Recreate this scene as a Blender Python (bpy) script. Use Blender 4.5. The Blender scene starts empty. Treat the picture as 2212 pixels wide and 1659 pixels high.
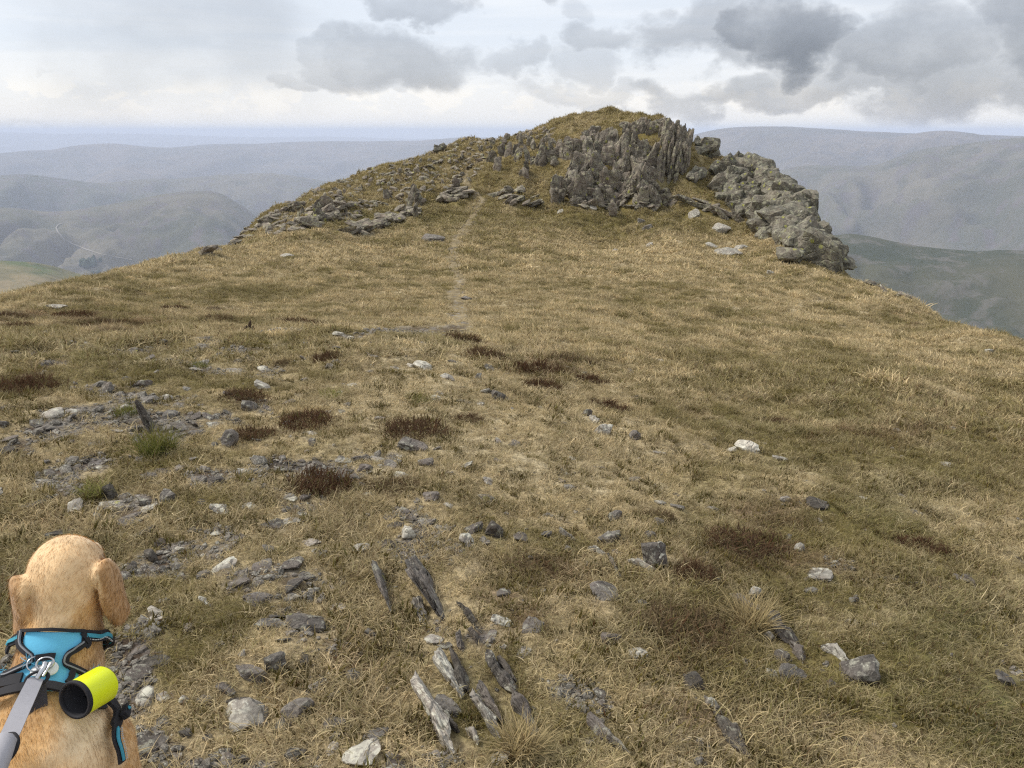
import bpy, bmesh, math, random, os
import numpy as np
from mathutils import Vector, Matrix, Euler
from mathutils.bvhtree import BVHTree

random.seed(7); rng = np.random.default_rng(7)
sc = bpy.context.scene
COLL = sc.collection

# ------------------------------------------------------------------ camera
F = 1661.6; CU, CV = 1106.0, 829.5          # focal length and centre, in units of a 2212 x 1659 view of the frame
PITCH = math.atan((CV - 283) / F); CAMZ = 1.5
SP, CP = math.sin(PITCH), math.cos(PITCH)
cam = bpy.data.objects.new("camera", bpy.data.cameras.new("camera"))
COLL.objects.link(cam)
cam.location = (0, 0, CAMZ); cam.rotation_euler = (math.pi / 2 - PITCH, 0, 0)
cam.data.sensor_width = 36; cam.data.lens = 36 * F / 2212
cam.data.clip_start = 0.02; cam.data.clip_end = 80000
sc.camera = cam

# ------------------------------------------------------------------ node helpers
def nd(nt, kind, ins=None, **props):
    n = nt.nodes.new(kind)
    for k, v in props.items(): setattr(n, k, v)
    for k, v in (ins or {}).items():
        s = n.inputs[k]
        if isinstance(v, bpy.types.NodeSocket): nt.links.new(v, s)
        elif isinstance(v, (tuple, list)) and len(v) == 3 and s.type == 'RGBA': s.default_value = (*v, 1)
        else: s.default_value = v
    return n
def mth(nt, op, a, b=0.0, clamp=False): return nd(nt, 'ShaderNodeMath', {0: a, 1: b}, operation=op, use_clamp=clamp).outputs[0]
def mix(nt, f, a, b, blend='MIX'):
    return nd(nt, 'ShaderNodeMix', {0: f, 6: a, 7: b}, data_type='RGBA', blend_type=blend).outputs[2]
def rng_map(nt, v, a, b, c=0.0, d=1.0):
    return nd(nt, 'ShaderNodeMapRange', {0: v, 1: a, 2: b, 3: c, 4: d}, interpolation_type='SMOOTHSTEP').outputs[0]
def noise(nt, vec, scale, detail=4.0, rough=0.55, dist=0.0, out='Fac'):
    return nd(nt, 'ShaderNodeTexNoise', {'Vector': vec, 'Scale': scale, 'Detail': detail, 'Roughness': rough, 'Distortion': dist}).outputs[out]
def scl(nt, vec, s): return nd(nt, 'ShaderNodeMapping', {'Vector': vec, 'Scale': s}).outputs[0]

# ------------------------------------------------------------------ sky, sun, exposure
EXPO = 1.25
SUN_EL, SUN_AZ = math.radians(48), math.radians(-78)       # azimuth from +Y towards +X: the sun stands high, left and a little ahead
def build_world():
    w = bpy.data.worlds.new("World"); sc.world = w; w.use_nodes = True
    nt = w.node_tree; nt.nodes.clear()
    sky = nd(nt, 'ShaderNodeTexSky', sky_type='NISHITA', sun_disc=False, sun_elevation=SUN_EL, sun_rotation=SUN_AZ, air_density=1.0, dust_density=2.0, ozone_density=1.0, altitude=700).outputs[0]
    d = nd(nt, 'ShaderNodeTexCoord').outputs['Generated']
    xyz = nd(nt, 'ShaderNodeSeparateXYZ', {0: d})
    az = mth(nt, 'MULTIPLY', mth(nt, 'ARCTAN2', xyz.outputs[0], xyz.outputs[1]), 57.2958)
    el = mth(nt, 'MULTIPLY', mth(nt, 'ARCSINE', xyz.outputs[2]), 57.2958)
    dz = nd(nt, 'ShaderNodeVectorMath', {0: d, 1: (1, 1, 1.5)}, operation='MULTIPLY').outputs[0]
    n1 = noise(nt, dz, 8.5, 10, 0.56, 0.0, 'Color'); n2 = noise(nt, dz, 3.0, 5, 0.5)
    sep = nd(nt, 'ShaderNodeSeparateColor', {0: n1})
    az = mth(nt, 'ADD', az, mth(nt, 'MULTIPLY', mth(nt, 'SUBTRACT', sep.outputs[0], .5), 15.0))
    el2 = mth(nt, 'ADD', el, mth(nt, 'MULTIPLY', mth(nt, 'SUBTRACT', sep.outputs[1], .5), 9.0))
    puff = noise(nt, dz, 13.0, 7, 0.6)
    tot = None
    def blob(u, v, ru, rv, dark):
        nonlocal tot
        x, yv = (u - CU) / F, -(v - CV) / F
        X, Y, Z = x, CP + yv * SP, -SP + yv * CP
        a0 = math.degrees(math.atan2(X, Y)); e0 = math.degrees(math.atan2(Z, math.hypot(X, Y)))
        ra, re = ru / F * 57.3 * .95, rv / F * 57.3
        dx = mth(nt, 'DIVIDE', mth(nt, 'SUBTRACT', az, a0), ra); dy = mth(nt, 'DIVIDE', mth(nt, 'SUBTRACT', el2, e0), re)
        q = mth(nt, 'ADD', mth(nt, 'MULTIPLY', dx, dx), mth(nt, 'MULTIPLY', dy, dy))
        m = mth(nt, 'MULTIPLY', mth(nt, 'MULTIPLY', rng_map(nt, q, 1.25, 0.30), dark), nd(nt, 'ShaderNodeMapRange', {0: dy, 1: 1.0, 2: -.8, 3: .68, 4: 1.08}).outputs[0])
        tot = m if tot is None else mth(nt, 'SMOOTH_MAX', tot, m) if False else mth(nt, 'MAXIMUM', tot, m)
    for b in [(880, 135, 175, 68, .54), (655, 165, 62, 32, .40), (770, 130, 110, 55, .45), (920, 5, 80, 35, .42), (1080, -5, 70, 25, .35),
              (1340, 72, 120, 48, .42), (1690, 100, 140, 95, .88), (1560, 70, 120, 75, .50), (1940, 110, 170, 105, .68), (2240, 40, 150, 120, .72),
              (1120, 150, 80, 40, .34), (1290, 150, 110, 40, .30), (1780, 215, 430, 40, .56), (2150, 190, 280, 75, .62), (1330, 215, 260, 26, .30),
              (60, 245, 200, 10, .16), (1240, 10, 60, 30, .2), (120, 185, 40, 10, .18), (860, 215, 20, 15, .22)]:
        blob(*b)
    # the same kind of broken grey cloud all round
    gen = mth(nt, 'MULTIPLY', rng_map(nt, n2, 0.52, 0.72), 0.30)
    tot = mth(nt, 'MAXIMUM', tot, gen)
    tot = mth(nt, 'MULTIPLY', tot, rng_map(nt, puff, 0.15, 0.60, 0.72, 1.08))
    streak = noise(nt, nd(nt, 'ShaderNodeVectorMath', {0: d, 1: (1.2, 1.2, 16)}, operation='MULTIPLY').outputs[0], 2.2, 6, 0.55, 0.3)
    hi = mix(nt, rng_map(nt, streak, 0.32, 0.66), (0.69, 0.735, 0.80), (0.80, 0.82, 0.85))
    # paler, creamier air low down, where one looks under the cloud deck
    low = rng_map(nt, el, 6.0, 0.6)
    hi = mix(nt, mth(nt, 'MULTIPLY', low, 0.75), hi, (0.86, 0.83, 0.79))
    hz = rng_map(nt, el, 0.9, -0.4)
    hi = mix(nt, mth(nt, 'MULTIPLY', hz, 0.6), hi, (0.66, 0.74, 0.80))
    cum = noise(nt, nd(nt, 'ShaderNodeVectorMath', {0: d, 1: (1, 1, 2.0)}, operation='MULTIPLY').outputs[0], 16.0, 7, 0.6, 0.2)
    cband = mth(nt, 'MULTIPLY', rng_map(nt, el, 3.6, 2.2), rng_map(nt, el, 0.5, 1.6))
    hi = mix(nt, mth(nt, 'MULTIPLY', cband, mth(nt, 'MULTIPLY', rng_map(nt, cum, 0.50, 0.56), 0.7)), hi, (0.93, 0.89, 0.83))
    col = mix(nt, tot, hi, (0.155, 0.165, 0.195))
    gain = nd(nt, 'ShaderNodeVectorMath', {0: col, 'Scale': 10.0 / 2 ** EXPO * SKYGAIN}, operation='SCALE').outputs[0]
    col = mix(nt, 0.93, sky, gain)
    bg = nd(nt, 'ShaderNodeBackground', {'Color': col, 'Strength': 0.1})
    out = nd(nt, 'ShaderNodeOutputWorld'); nt.links.new(bg.outputs[0], out.inputs[0])
SKYGAIN = 1.17
build_world()
sun = bpy.data.objects.new("sun", bpy.data.lights.new("sun", 'SUN')); COLL.objects.link(sun)
sun.data.energy = 1.5; sun.data.angle = math.radians(14); sun.data.color = (1.0, 0.955, 0.88)
sun.rotation_euler = (-Vector((math.sin(SUN_AZ) * math.cos(SUN_EL), math.cos(SUN_AZ) * math.cos(SUN_EL), math.sin(SUN_EL)))).to_track_quat('-Z', 'Y').to_euler()
vs = sc.view_settings
sc.display_settings.display_device = 'sRGB'
vs.view_transform = 'Standard'; vs.look = 'None'; vs.exposure = EXPO; vs.gamma = 1.0; vs.use_curve_mapping = False
sc.render.engine = 'CYCLES'
cy = sc.cycles
cy.max_bounces = 5; cy.diffuse_bounces = 3; cy.glossy_bounces = 2; cy.transmission_bounces = 2; cy.volume_bounces = 1; cy.transparent_max_bounces = 6
cy.use_denoising = False
try: cy.denoiser = 'OPENIMAGEDENOISE'; cy.denoising_input_passes = 'RGB_ALBEDO_NORMAL'; cy.denoising_prefilter = 'NONE'
except Exception: pass
cy.sample_clamp_indirect = 6
try: cy.sampling_pattern = 'BLUE_NOISE'
except Exception: pass
cy.pixel_filter_type = 'BLACKMAN_HARRIS'; cy.filter_width = 1.25

# ------------------------------------------------------------------ geometry helpers
def ray(u, v):
    x = (np.asarray(u, float) - CU) / F; y = -(np.asarray(v, float) - CV) / F
    return np.stack([x, CP + y * SP, -SP + y * CP], -1)
def at_r(u, v, r):
    d = ray(u, v); return np.array([0, 0, CAMZ]) + d * (np.asarray(r) / np.hypot(d[..., 0], d[..., 1]))[..., None]
def project(p):
    p = np.asarray(p, float); Z = p[..., 2] - CAMZ
    f = p[..., 1] * CP - Z * SP; up = p[..., 1] * SP + Z * CP
    return CU + F * p[..., 0] / f, CV - F * up / f, f

def tag(o, label=None, cat=None, group=None, kind=None):
    if label: o['label'] = label
    if cat: o['category'] = cat
    if group: o['group'] = group
    if kind: o['kind'] = kind
    return o
def empty(name, loc=(0, 0, 0)):
    o = bpy.data.objects.new(name, None); COLL.objects.link(o); o.location = loc; o.empty_display_size = .1
    return o
def link(name, me, parent=None, m=None):
    o = bpy.data.objects.new(name, me); COLL.objects.link(o)
    if parent is not None: o.parent = parent
    if m is not None and not me.materials: me.materials.append(m)
    return o
def np_mesh(name, V, Fc, smooth=True, m=None):
    """V (n,3) array, Fc (k,3|4) int array or list of arrays"""
    me = bpy.data.meshes.new(name)
    V = np.asarray(V, np.float32)
    parts = Fc if isinstance(Fc, list) else [Fc]
    parts = [np.asarray(p, np.int32) for p in parts if len(p)]
    me.vertices.add(len(V)); me.vertices.foreach_set('co', V.ravel())
    nl = sum(p.size for p in parts); npoly = sum(len(p) for p in parts)
    me.loops.add(nl); me.polygons.add(npoly)
    me.loops.foreach_set('vertex_index', np.concatenate([p.ravel() for p in parts]))
    sizes = np.concatenate([np.full(len(p), p.shape[1], np.int32) for p in parts])
    me.polygons.foreach_set('loop_start', (np.cumsum(sizes) - sizes).astype(np.int32))
    me.polygons.foreach_set('use_smooth', np.full(npoly, smooth))
    me.update(calc_edges=True); me.validate()
    if m is not None: me.materials.append(m)
    return me
def set_attr(me, name, arr, kind='FLOAT_COLOR', dom='POINT'):
    a = me.attributes.new(name, kind, dom)
    arr = np.asarray(arr, np.float32)
    if kind == 'FLOAT_COLOR':
        if arr.shape[1] == 3: arr = np.concatenate([arr, np.ones((len(arr), 1), np.float32)], 1)
        a.data.foreach_set('color', arr.ravel())
    elif kind == 'FLOAT_VECTOR': a.data.foreach_set('vector', arr.ravel())
    elif kind == 'INT': a.data.foreach_set('value', arr.astype(np.int32).ravel())
    else: a.data.foreach_set('value', arr.ravel())

def _hash(ix, iy, iz, seed):
    h = (ix.astype(np.uint32) * np.uint32(374761393) + iy.astype(np.uint32) * np.uint32(668265263) + iz.astype(np.uint32) * np.uint32(2147483647 % 4294967295) + np.uint32(seed * 974711 % 4294967295))
    h = (h ^ (h >> np.uint32(13))) * np.uint32(1274126177); h = h ^ (h >> np.uint32(16))
    return h.astype(np.float64) / 4294967295.0 * 2 - 1
def vnoise(x, y, z=None, seed=0):
    x = np.asarray(x, float); y = np.asarray(y, float)
    z = np.zeros_like(x) if z is None else np.asarray(z, float)
    fx, fy, fz = np.floor(x), np.floor(y), np.floor(z)
    tx, ty, tz = x - fx, y - fy, z - fz
    tx, ty, tz = [t * t * t * (t * (t * 6 - 15) + 10) for t in (tx, ty, tz)]
    ix, iy, iz = [a.astype(np.int64) for a in (fx, fy, fz)]
    r = 0
    for a in (0, 1):
        wa = tx if a else 1 - tx
        for b in (0, 1):
            wb = ty if b else 1 - ty
            for c in ((0, 1) if z.any() else (0,)):
                wc = (tz if c else 1 - tz)
                r = r + wa * wb * wc * _hash(ix + a, iy + b, iz + c, seed)
    return r
def fbm(x, y, z=None, oct=4, gain=.5, seed=0):
    s, a, f = 0, 1.0, 1.0
    for i in range(oct):
        s = s + a * vnoise(np.asarray(x) * f + i * 17.3, np.asarray(y) * f - i * 9.1, None if z is None else np.asarray(z) * f + i * 5.7, seed + i)
        a *= gain; f *= 2.03
    return s
def sstep(a, b, x): t = np.clip((np.asarray(x) - a) / (b - a), 0, 1); return t * t * (3 - 2 * t)

def new_mat(name):
    m = bpy.data.materials.new(name); m.use_nodes = True
    nt = m.node_tree; nt.nodes.clear()
    return m, nt
def finish(nt, col, rough=.9, bump=None, bstr=.5, bdist=.01, spec=.25, extra=None):
    ins = {'Base Color': col, 'Roughness': rough, 'Specular IOR Level': spec}
    if bump is not None: ins['Normal'] = nd(nt, 'ShaderNodeBump', {'Height': bump, 'Strength': bstr, 'Distance': bdist}).outputs[0]
    ins.update(extra or {})
    b = nd(nt, 'ShaderNodeBsdfPrincipled', ins)
    o = nd(nt, 'ShaderNodeOutputMaterial'); nt.links.new(b.outputs[0], o.inputs[0])
    return b
def flat_mat(name, col, rough=.7, spec=.3, var=.12, scale=60, metallic=0, bstr=.25):
    m, nt = new_mat(name); v = nd(nt, 'ShaderNodeTexCoord').outputs['Object']
    n = noise(nt, v, scale, 5, .6)
    c = mix(nt, n, tuple(x * (1 - var) for x in col), tuple(min(1, x * (1 + var)) for x in col))
    finish(nt, c, rough, noise(nt, v, scale * 6, 3), bstr, .001, spec, {'Metallic': metallic})
    return m

# ------------------------------------------------------------------ the fell top: a height field through surveyed points
def rz(u, v, z):
    d = ray(u, v); e = -d[2] / math.hypot(d[0], d[1]); return (CAMZ - z) / e
SURVEY = {
 -350: [(1659, rz(-350, 1659, .02)), (1400, rz(-350, 1400, .02)), (1200, rz(-350, 1200, 0)), (1000, rz(-350, 1000, -.06)), (850, 6.5), (760, 8.5), (700, 11.5)],
 0: [(1659, rz(0, 1659, .01)), (1400, rz(0, 1400, .01)), (1200, rz(0, 1200, -.02)), (1000, rz(0, 1000, -.07)), (900, 5.1), (800, 6.65), (740, 8.3), (700, 11), (648, 16.2)],
 300: [(1659, rz(300, 1659, 0)), (1400, rz(300, 1400, 0)), (1200, rz(300, 1200, -.04)), (1000, rz(300, 1000, -.09)), (900, 4.85), (800, 6.3), (740, 7.8), (700, 10.5), (640, 15.2), (586, 22)],
 560: [(1659, rz(560, 1659, 0)), (1400, rz(560, 1400, 0)), (1200, rz(560, 1200, -.05)), (1000, 3.8), (900, 4.7), (800, 6.05), (740, 7.5), (700, 10.3), (640, 14.8), (560, 22), (505, 28), (470, 31.5)],
 800: [(1659, 1.52), (1400, 2.04), (1200, 2.7), (1000, 3.75), (900, 4.62), (800, 5.9), (745, 7.0), (705, 10.2), (640, 15), (560, 22.5), (500, 28), (450, 31.5), (400, 36), (361, 41)],
 1000: [(1659, 1.5), (1400, 2.04), (1200, 2.7), (1000, 3.75), (900, 4.65), (800, 6.1), (740, 8.2), (700, 11), (640, 15.5), (560, 22.5), (500, 28), (450, 31.8), (400, 35.5), (350, 40), (300, 45), (293, 46.5)],
 1200: [(1659, 1.51), (1400, 2.06), (1200, 2.75), (1000, 3.85), (900, 4.85), (800, 6.6), (740, 8.8), (640, 15.5), (560, 22.5), (500, 28), (450, 32), (420, 33.5), (380, 34.8), (340, 36.2), (300, 38.5), (260, 43), (248, 44.5)],
 1330: [(450, 32.3), (430, 33.4), (380, 34.2), (320, 35.0), (280, 35.9), (258, 38), (240, 42), (233, 43.5)],
 1440: [(1659, 1.56), (1400, 2.14), (1200, 2.88), (1000, 4.15), (900, 5.4), (800, 7.5), (740, 9.8), (640, 16.2), (560, 23), (500, 28), (450, 32), (425, 33.2), (380, 33.9), (320, 34.8), (272, 35.6), (254, 38)],
 1520: [(400, 33.5), (360, 35), (320, 37.2)],
 1620: [(450, 32), (400, 34), (360, 36)],
 1700: [(1659, 1.72), (1400, 2.35), (1200, 3.15), (1000, 4.6), (900, 6.0), (800, 8.2), (740, 10.6), (640, 16.8), (560, 23.5), (500, 28), (450, 30.5), (400, 32.8)],
 1800: [(650, 17.5), (590, 24), (560, 26.3)],
 2000: [(1659, 1.98), (1400, 2.65), (1200, 3.55), (1000, 5.2), (900, 6.7), (800, 9.3), (740, 12.5), (700, 16), (672, 19)],
 2212: [(1659, 2.25), (1400, 2.95), (1200, 3.95), (1000, 5.8), (900, 7.5), (800, 10.3), (745, 13.5)],
 2550: [(1659, 2.75), (1400, 3.5), (1200, 4.6), (1000, 6.7), (900, 8.9), (860, 10.5)],
}
EDGE = [(-350, 700, 11.5), (0, 653, 16.2), (150, 624, 19.5), (300, 592, 22), (430, 552, 26), (560, 473, 31.5), (700, 395, 38), (800, 364, 41), (850, 345, 42.5), (1000, 296, 46.5), (1200, 251, 44.5), (1330, 236, 43.5), (1390, 246, 41), (1440, 254, 39), (1492, 306, 36.2), (1560, 340, 37.5), (1640, 358, 36), (1690, 392, 34), (1750, 452, 31), (1775, 516, 28.5), (1815, 580, 26), (1900, 628, 22), (2000, 673, 19), (2100, 711, 16), (2212, 748, 13.5), (2550, 862, 10.5)]
def _fit():
    pts = [at_r(u, v, r) for u, l in SURVEY.items() for v, r in l]
    for u, v, r in EDGE:
        p = at_r(u, v, r)
        if min(np.hypot(*(q[:2] - p[:2])) for q in pts) > .3: pts.append(p)
        d = p[:2] / r; e = math.atan2(p[2] - CAMZ, r)
        for dr, dz in ((5, 1.4), (14, 7), (60, 38)):
            pts.append(np.array([*(d * (r + dr)), min(p[2] - dz, CAMZ + (r + dr) * math.tan(e) - .35 * dr ** .8)]))
    for a in range(0, 360, 20):
        A = math.radians(a); d = np.array([math.sin(A), math.cos(A)])
        pts += [np.array([*(d * 900), -430.]), np.array([*(d * 300), -160.])]
        if 65 < a < 295: pts += [np.array([*(d * 1.2), .0 - .02 * d[0]]), np.array([*(d * 4), -.12 - .35 * max(0, d[0])]), np.array([*(d * 14), -1.6 - 1.5 * max(0, d[0])]), np.array([*(d * 60), -18.])]
    pts.append(np.array([0, 0, 0.02]))
    return np.array(pts)
def warp(x, y):
    r = np.hypot(x, y) + 1e-9; k = np.log1p(r / 1.5) / r; return x * k, y * k
_P = _fit(); _wx, _wy = warp(_P[:, 0], _P[:, 1]); _N = len(_P)
def _U(d2): return np.where(d2 > 1e-12, .5 * d2 * np.log(np.maximum(d2, 1e-12)), 0)
_A = np.zeros((_N + 3, _N + 3)); _A[:_N, :_N] = _U((_wx[:, None] - _wx) ** 2 + (_wy[:, None] - _wy) ** 2) + np.eye(_N) * 1e-4
_A[:_N, _N] = 1; _A[:_N, _N + 1] = _wx; _A[:_N, _N + 2] = _wy; _A[_N:, :_N] = _A[:_N, _N:].T
_zq = np.sign(_P[:, 2] - 1) * np.log1p(np.abs(_P[:, 2] - 1) / 6)
_W = np.linalg.solve(_A, np.concatenate([_zq, [0, 0, 0]]))
def Hs(x, y):
    x = np.asarray(x, float); y = np.asarray(y, float); a, b = warp(x.ravel(), y.ravel()); o = np.empty(a.size)
    for i in range(0, a.size, 20000):
        s = slice(i, i + 20000)
        o[s] = _U((a[s, None] - _wx) ** 2 + (b[s, None] - _wy) ** 2) @ _W[:_N] + _W[_N] + _W[_N + 1] * a[s] + _W[_N + 2] * b[s]
    return (1 + np.sign(o) * 6 * np.expm1(np.abs(o))).reshape(x.shape)
def relief(x, y):
    r = np.hypot(x, y)
    a = fbm(x * 3.1, y * 3.1, oct=3, seed=21) * .022 * (1 + r * .05)
    a = a + fbm(x * .9, y * .9, oct=3, seed=25) * .05 * sstep(3, 9, r) * (1 - .5 * sstep(60, 200, r))
    a = a + np.abs(fbm(x * .55, y * .55, oct=4, seed=29)) * .28 * sstep(27, 32, r) * (y > 0)
    a = a - .30 * sstep(27, 33, r) * (y > 0)
    return a + fbm(x * 11, y * 11, oct=2, seed=33) * .006
# the mesh grid (polar round the viewpoint); heights between its nodes are looked up in it
_r = np.concatenate([np.geomspace(.45, 60, 430), np.geomspace(60, 900, 46)[1:]])
_a = np.radians(np.concatenate([np.linspace(-68, 68, 721), np.linspace(68, 292, 58)[1:-1]]))
_A2, _R2 = np.meshgrid(_a, _r, indexing='ij')
_GX, _GY = np.sin(_A2) * _R2, np.cos(_A2) * _R2
_GZ = Hs(_GX, _GY) + relief(_GX, _GY)
def H(x, y):
    x = np.asarray(x, float); y = np.asarray(y, float)
    az = np.arctan2(x, y); r = np.clip(np.hypot(x, y), .451, 59.9)
    fi = np.clip((np.degrees(az) + 68) / 136 * 720, 0, 719.999); fj = np.clip(np.log(r / .45) / math.log(60 / .45) * 429, 0, 428.999)
    i, j = fi.astype(int), fj.astype(int); s, t = fi - i, fj - j
    return (_GZ[i, j] * (1 - s) + _GZ[i + 1, j] * s) * (1 - t) + (_GZ[i, j + 1] * (1 - s) + _GZ[i + 1, j + 1] * s) * t
def normal_at(x, y, e=.15):
    return Vector((-(float(H(x + e, y)) - float(H(x - e, y))) / (2 * e), -(float(H(x, y + e)) - float(H(x, y - e))) / (2 * e), 1)).normalized()
_TR = np.geomspace(.6, 58, 700)
def ground_at(u, v):
    """where the sight line through (u, v) first meets the ground"""
    d = ray(u, v); h = math.hypot(d[0], d[1]); x, y = d[0] / h * _TR, d[1] / h * _TR
    g = CAMZ + d[2] / h * _TR - H(x, y); k = np.argmax(g < 0) if (g < 0).any() else int(np.argmin(g))
    if k == 0: return np.array([x[0], y[0], float(H(x[0], y[0]))])
    t = g[k - 1] / (g[k - 1] - g[k]) if g[k] < 0 else 0; r = _TR[k - 1] + t * (_TR[k] - _TR[k - 1])
    return np.array([d[0] / h * r, d[1] / h * r, float(H(d[0] / h * r, d[1] / h * r))])

# ------------------------------------------------------------------ what grows where
def blobs(u, v, L):
    s = np.zeros_like(u)
    for cu, cv, ru, rv, k in L: s = np.maximum(s, k * np.exp(-((u - cu) / ru) ** 2 - ((v - cv) / rv) ** 2))
    return s
BARE = [(330, 860, 150, 18, 1), (250, 870, 90, 14, .9), (460, 905, 60, 14, .9), (280, 1010, 130, 28, .9), (160, 900, 120, 14, .6), (130, 1060, 120, 30, .8), (330, 1220, 60, 45, .9), (310, 1470, 50, 170, 1), (350, 1590, 110, 70, 1), (330, 1350, 60, 30, .9), (700, 1020, 120, 22, 1), (720, 735, 110, 18, .6), (560, 725, 130, 14, .6), (900, 1175, 90, 45, .9),
        (620, 750, 120, 12, .5), (860, 1010, 70, 20, .6), (500, 1035, 130, 18, .7), (1180, 1500, 60, 40, 1), (1210, 1580, 50, 50, .9), (1230, 1540, 60, 60, .8), (640, 1600, 60, 40, .4), (1040, 1390, 50, 20, .7), (920, 1140, 70, 22, .6), (560, 1010, 140, 20, .5), (420, 1080, 120, 30, .55), (960, 790, 70, 14, .5), (60, 950, 120, 30, .55), (1010, 1180, 50, 40, .5), (540, 1560, 80, 60, .35), (870, 1060, 60, 16, .5)]
GREEN = [(2090, 1340, 200, 110, .8), (1950, 1080, 140, 60, .9), (1560, 1060, 110, 40, .35), (2130, 1540, 120, 110, .9), (1960, 1480, 130, 60, .55), (1700, 1010, 120, 30, .4), (980, 735, 90, 14, .7), (860, 725, 110, 10, .6), (640, 755, 240, 14, .35), (260, 770, 260, 26, .45), (1230, 1640, 100, 40, .7), (700, 960, 60, 22, .35), (290, 890, 60, 14, .7), (1100, 1620, 80, 30, .5), (200, 1080, 50, 30, .4), (800, 1190, 60, 20, .3), (1800, 910, 260, 30, .4), (970, 480, 90, 30, .4), (800, 470, 60, 14, .8), (1430, 405, 60, 14, .7), (1360, 480, 140, 16, .4)]
BROWN = [(1610, 1190, 120, 75, 1), (1480, 1370, 150, 130, .9), (1170, 1230, 130, 60, .75), (1110, 1290, 90, 90, .5), (800, 1430, 90, 60, .5), (720, 1480, 110, 60, .4), (240, 700, 170, 26, .8), (60, 830, 90, 40, 1), (60, 690, 100, 16, .7), (460, 690, 90, 16, .6), (1120, 1330, 90, 50, .6), (1200, 800, 130, 30, .7), (1060, 765, 60, 16, .5), (1830, 960, 170, 30, .6), (1950, 690, 60, 40, .3), (850, 1050, 110, 26, .6), (1420, 900, 130, 20, .4), (2010, 1260, 120, 40, .35), (1960, 940, 120, 30, .4), (1800, 1120, 150, 40, .4), (1540, 1540, 130, 70, .5), (1900, 1560, 120, 70, .4), (1420, 1120, 90, 40, .4), (80, 1140, 120, 30, .4), (100, 1000, 120, 20, .35)]
PATHLINE = [(990, 716), (993, 690), (990, 660), (982, 635), (990, 610), (988, 580), (975, 550), (985, 520), (1005, 495), (1020, 470), (1030, 450), (1040, 432), (1020, 410), (1000, 385), (1010, 365), (1045, 345)]
PATHLEFT = [(990, 716), (930, 714), (870, 716), (800, 722), (740, 730)]
def seg_dist(u, v, line, asp=2.2):
    d = np.full(np.shape(u), 1e9)
    for (a, b), (c, e) in zip(line[:-1], line[1:]):
        du, dv = c - a, (e - b) * asp; L = du * du + dv * dv
        t = np.clip(((u - a) * du + (v - b) * asp * dv) / L, 0, 1)
        d = np.minimum(d, np.hypot(u - a - t * du, (v - b) * asp - t * dv))
    return d
STRAW, PALE, OLIVE, GRN, BRN, RED, MOSS = [np.array(c) for c in ((.54, .432, .25), (.71, .60, .39), (.20, .165, .056), (.115, .145, .045), (.115, .072, .038), (.15, .075, .045), (.245, .195, .058))]
def cover(x, y, z):
    """colour of the sward and how bare the ground is"""
    x = np.asarray(x, float); y = np.asarray(y, float)
    u, v, f = project(np.stack([x, y, z], -1)); u = np.where(f > .3, u, -9999); v = np.where(f > .3, v, 3000)
    r = np.hypot(x, y)
    n1 = fbm(x * 1.3, y * 1.3, oct=4, seed=41); n2 = fbm(x * 4.2, y * 4.2, oct=3, seed=45); n3 = fbm(x * .35, y * .35, oct=3, seed=49)
    wu = u + n1 * 40 * np.clip(4 / r, .25, 1); wv = v + n2 * 22 * np.clip(4 / r, .25, 1)
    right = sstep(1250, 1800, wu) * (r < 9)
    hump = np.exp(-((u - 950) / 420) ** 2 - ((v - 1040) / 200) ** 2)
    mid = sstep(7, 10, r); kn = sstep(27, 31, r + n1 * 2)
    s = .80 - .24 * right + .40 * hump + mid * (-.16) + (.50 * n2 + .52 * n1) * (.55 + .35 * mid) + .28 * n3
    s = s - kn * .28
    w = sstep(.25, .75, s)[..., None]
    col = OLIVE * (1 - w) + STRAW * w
    pl = (sstep(.75, 1.15, s) * .6)[..., None]; col = col * (1 - pl) + PALE * pl
    k = (kn * .75)[..., None]; kc = MOSS * (1 - .5 * sstep(.1, .7, n1)[..., None]) + (STRAW * .9) * .5 * sstep(.1, .7, n1)[..., None]
    col = col * (1 - k) + kc * k
    kb = (kn * sstep(.15, .55, -n2) * .55)[..., None]; col = col * (1 - kb) + np.array([.11, .078, .032]) * kb
    g = np.clip(blobs(wu, wv, GREEN) * 1.0, 0, 1)[..., None] * .58; col = col * (1 - g) + GRN * g
    b = (sstep(.22, .72, blobs(wu, wv, BROWN) + .32 * n2) * .8)[..., None]
    bc = BRN * (1 - sstep(-.1, .5, n2)[..., None]) + RED * sstep(-.1, .5, n2)[..., None]
    b = b * np.where(r > 6, .85, .75)[..., None]; col = col * (1 - b) + bc * b
    pd = np.minimum(seg_dist(u + n2 * 8, v, PATHLINE), seg_dist(u + n2 * 8, v, PATHLEFT))
    path = sstep(26, 8, pd * np.clip(r / 16, .7, 2.0))
    pp = (path * .4)[..., None]; col = col * (1 - pp) + np.array([.42, .34, .20]) * pp
    bare = np.clip(sstep(.38, .85, blobs(u + n1 * 70 * np.clip(4 / r, .25, 1) + n2 * 45 * np.clip(4 / r, .25, 1), v + n2 * 34 * np.clip(4 / r, .25, 1), BARE) + .5 * n2) , 0, 1)
    left = sstep(900, 500, wu) * (r < 8)
    bare = np.maximum(bare, left * sstep(.18, .62, n2 + .4 * n1) * .85)
    bare = np.maximum(bare, path * .8 * (r > 8))
    return col, bare, b[..., 0], path
def sward_mix(x, y):
    return fbm(x * 1.3, y * 1.3, oct=4, seed=41)

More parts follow.
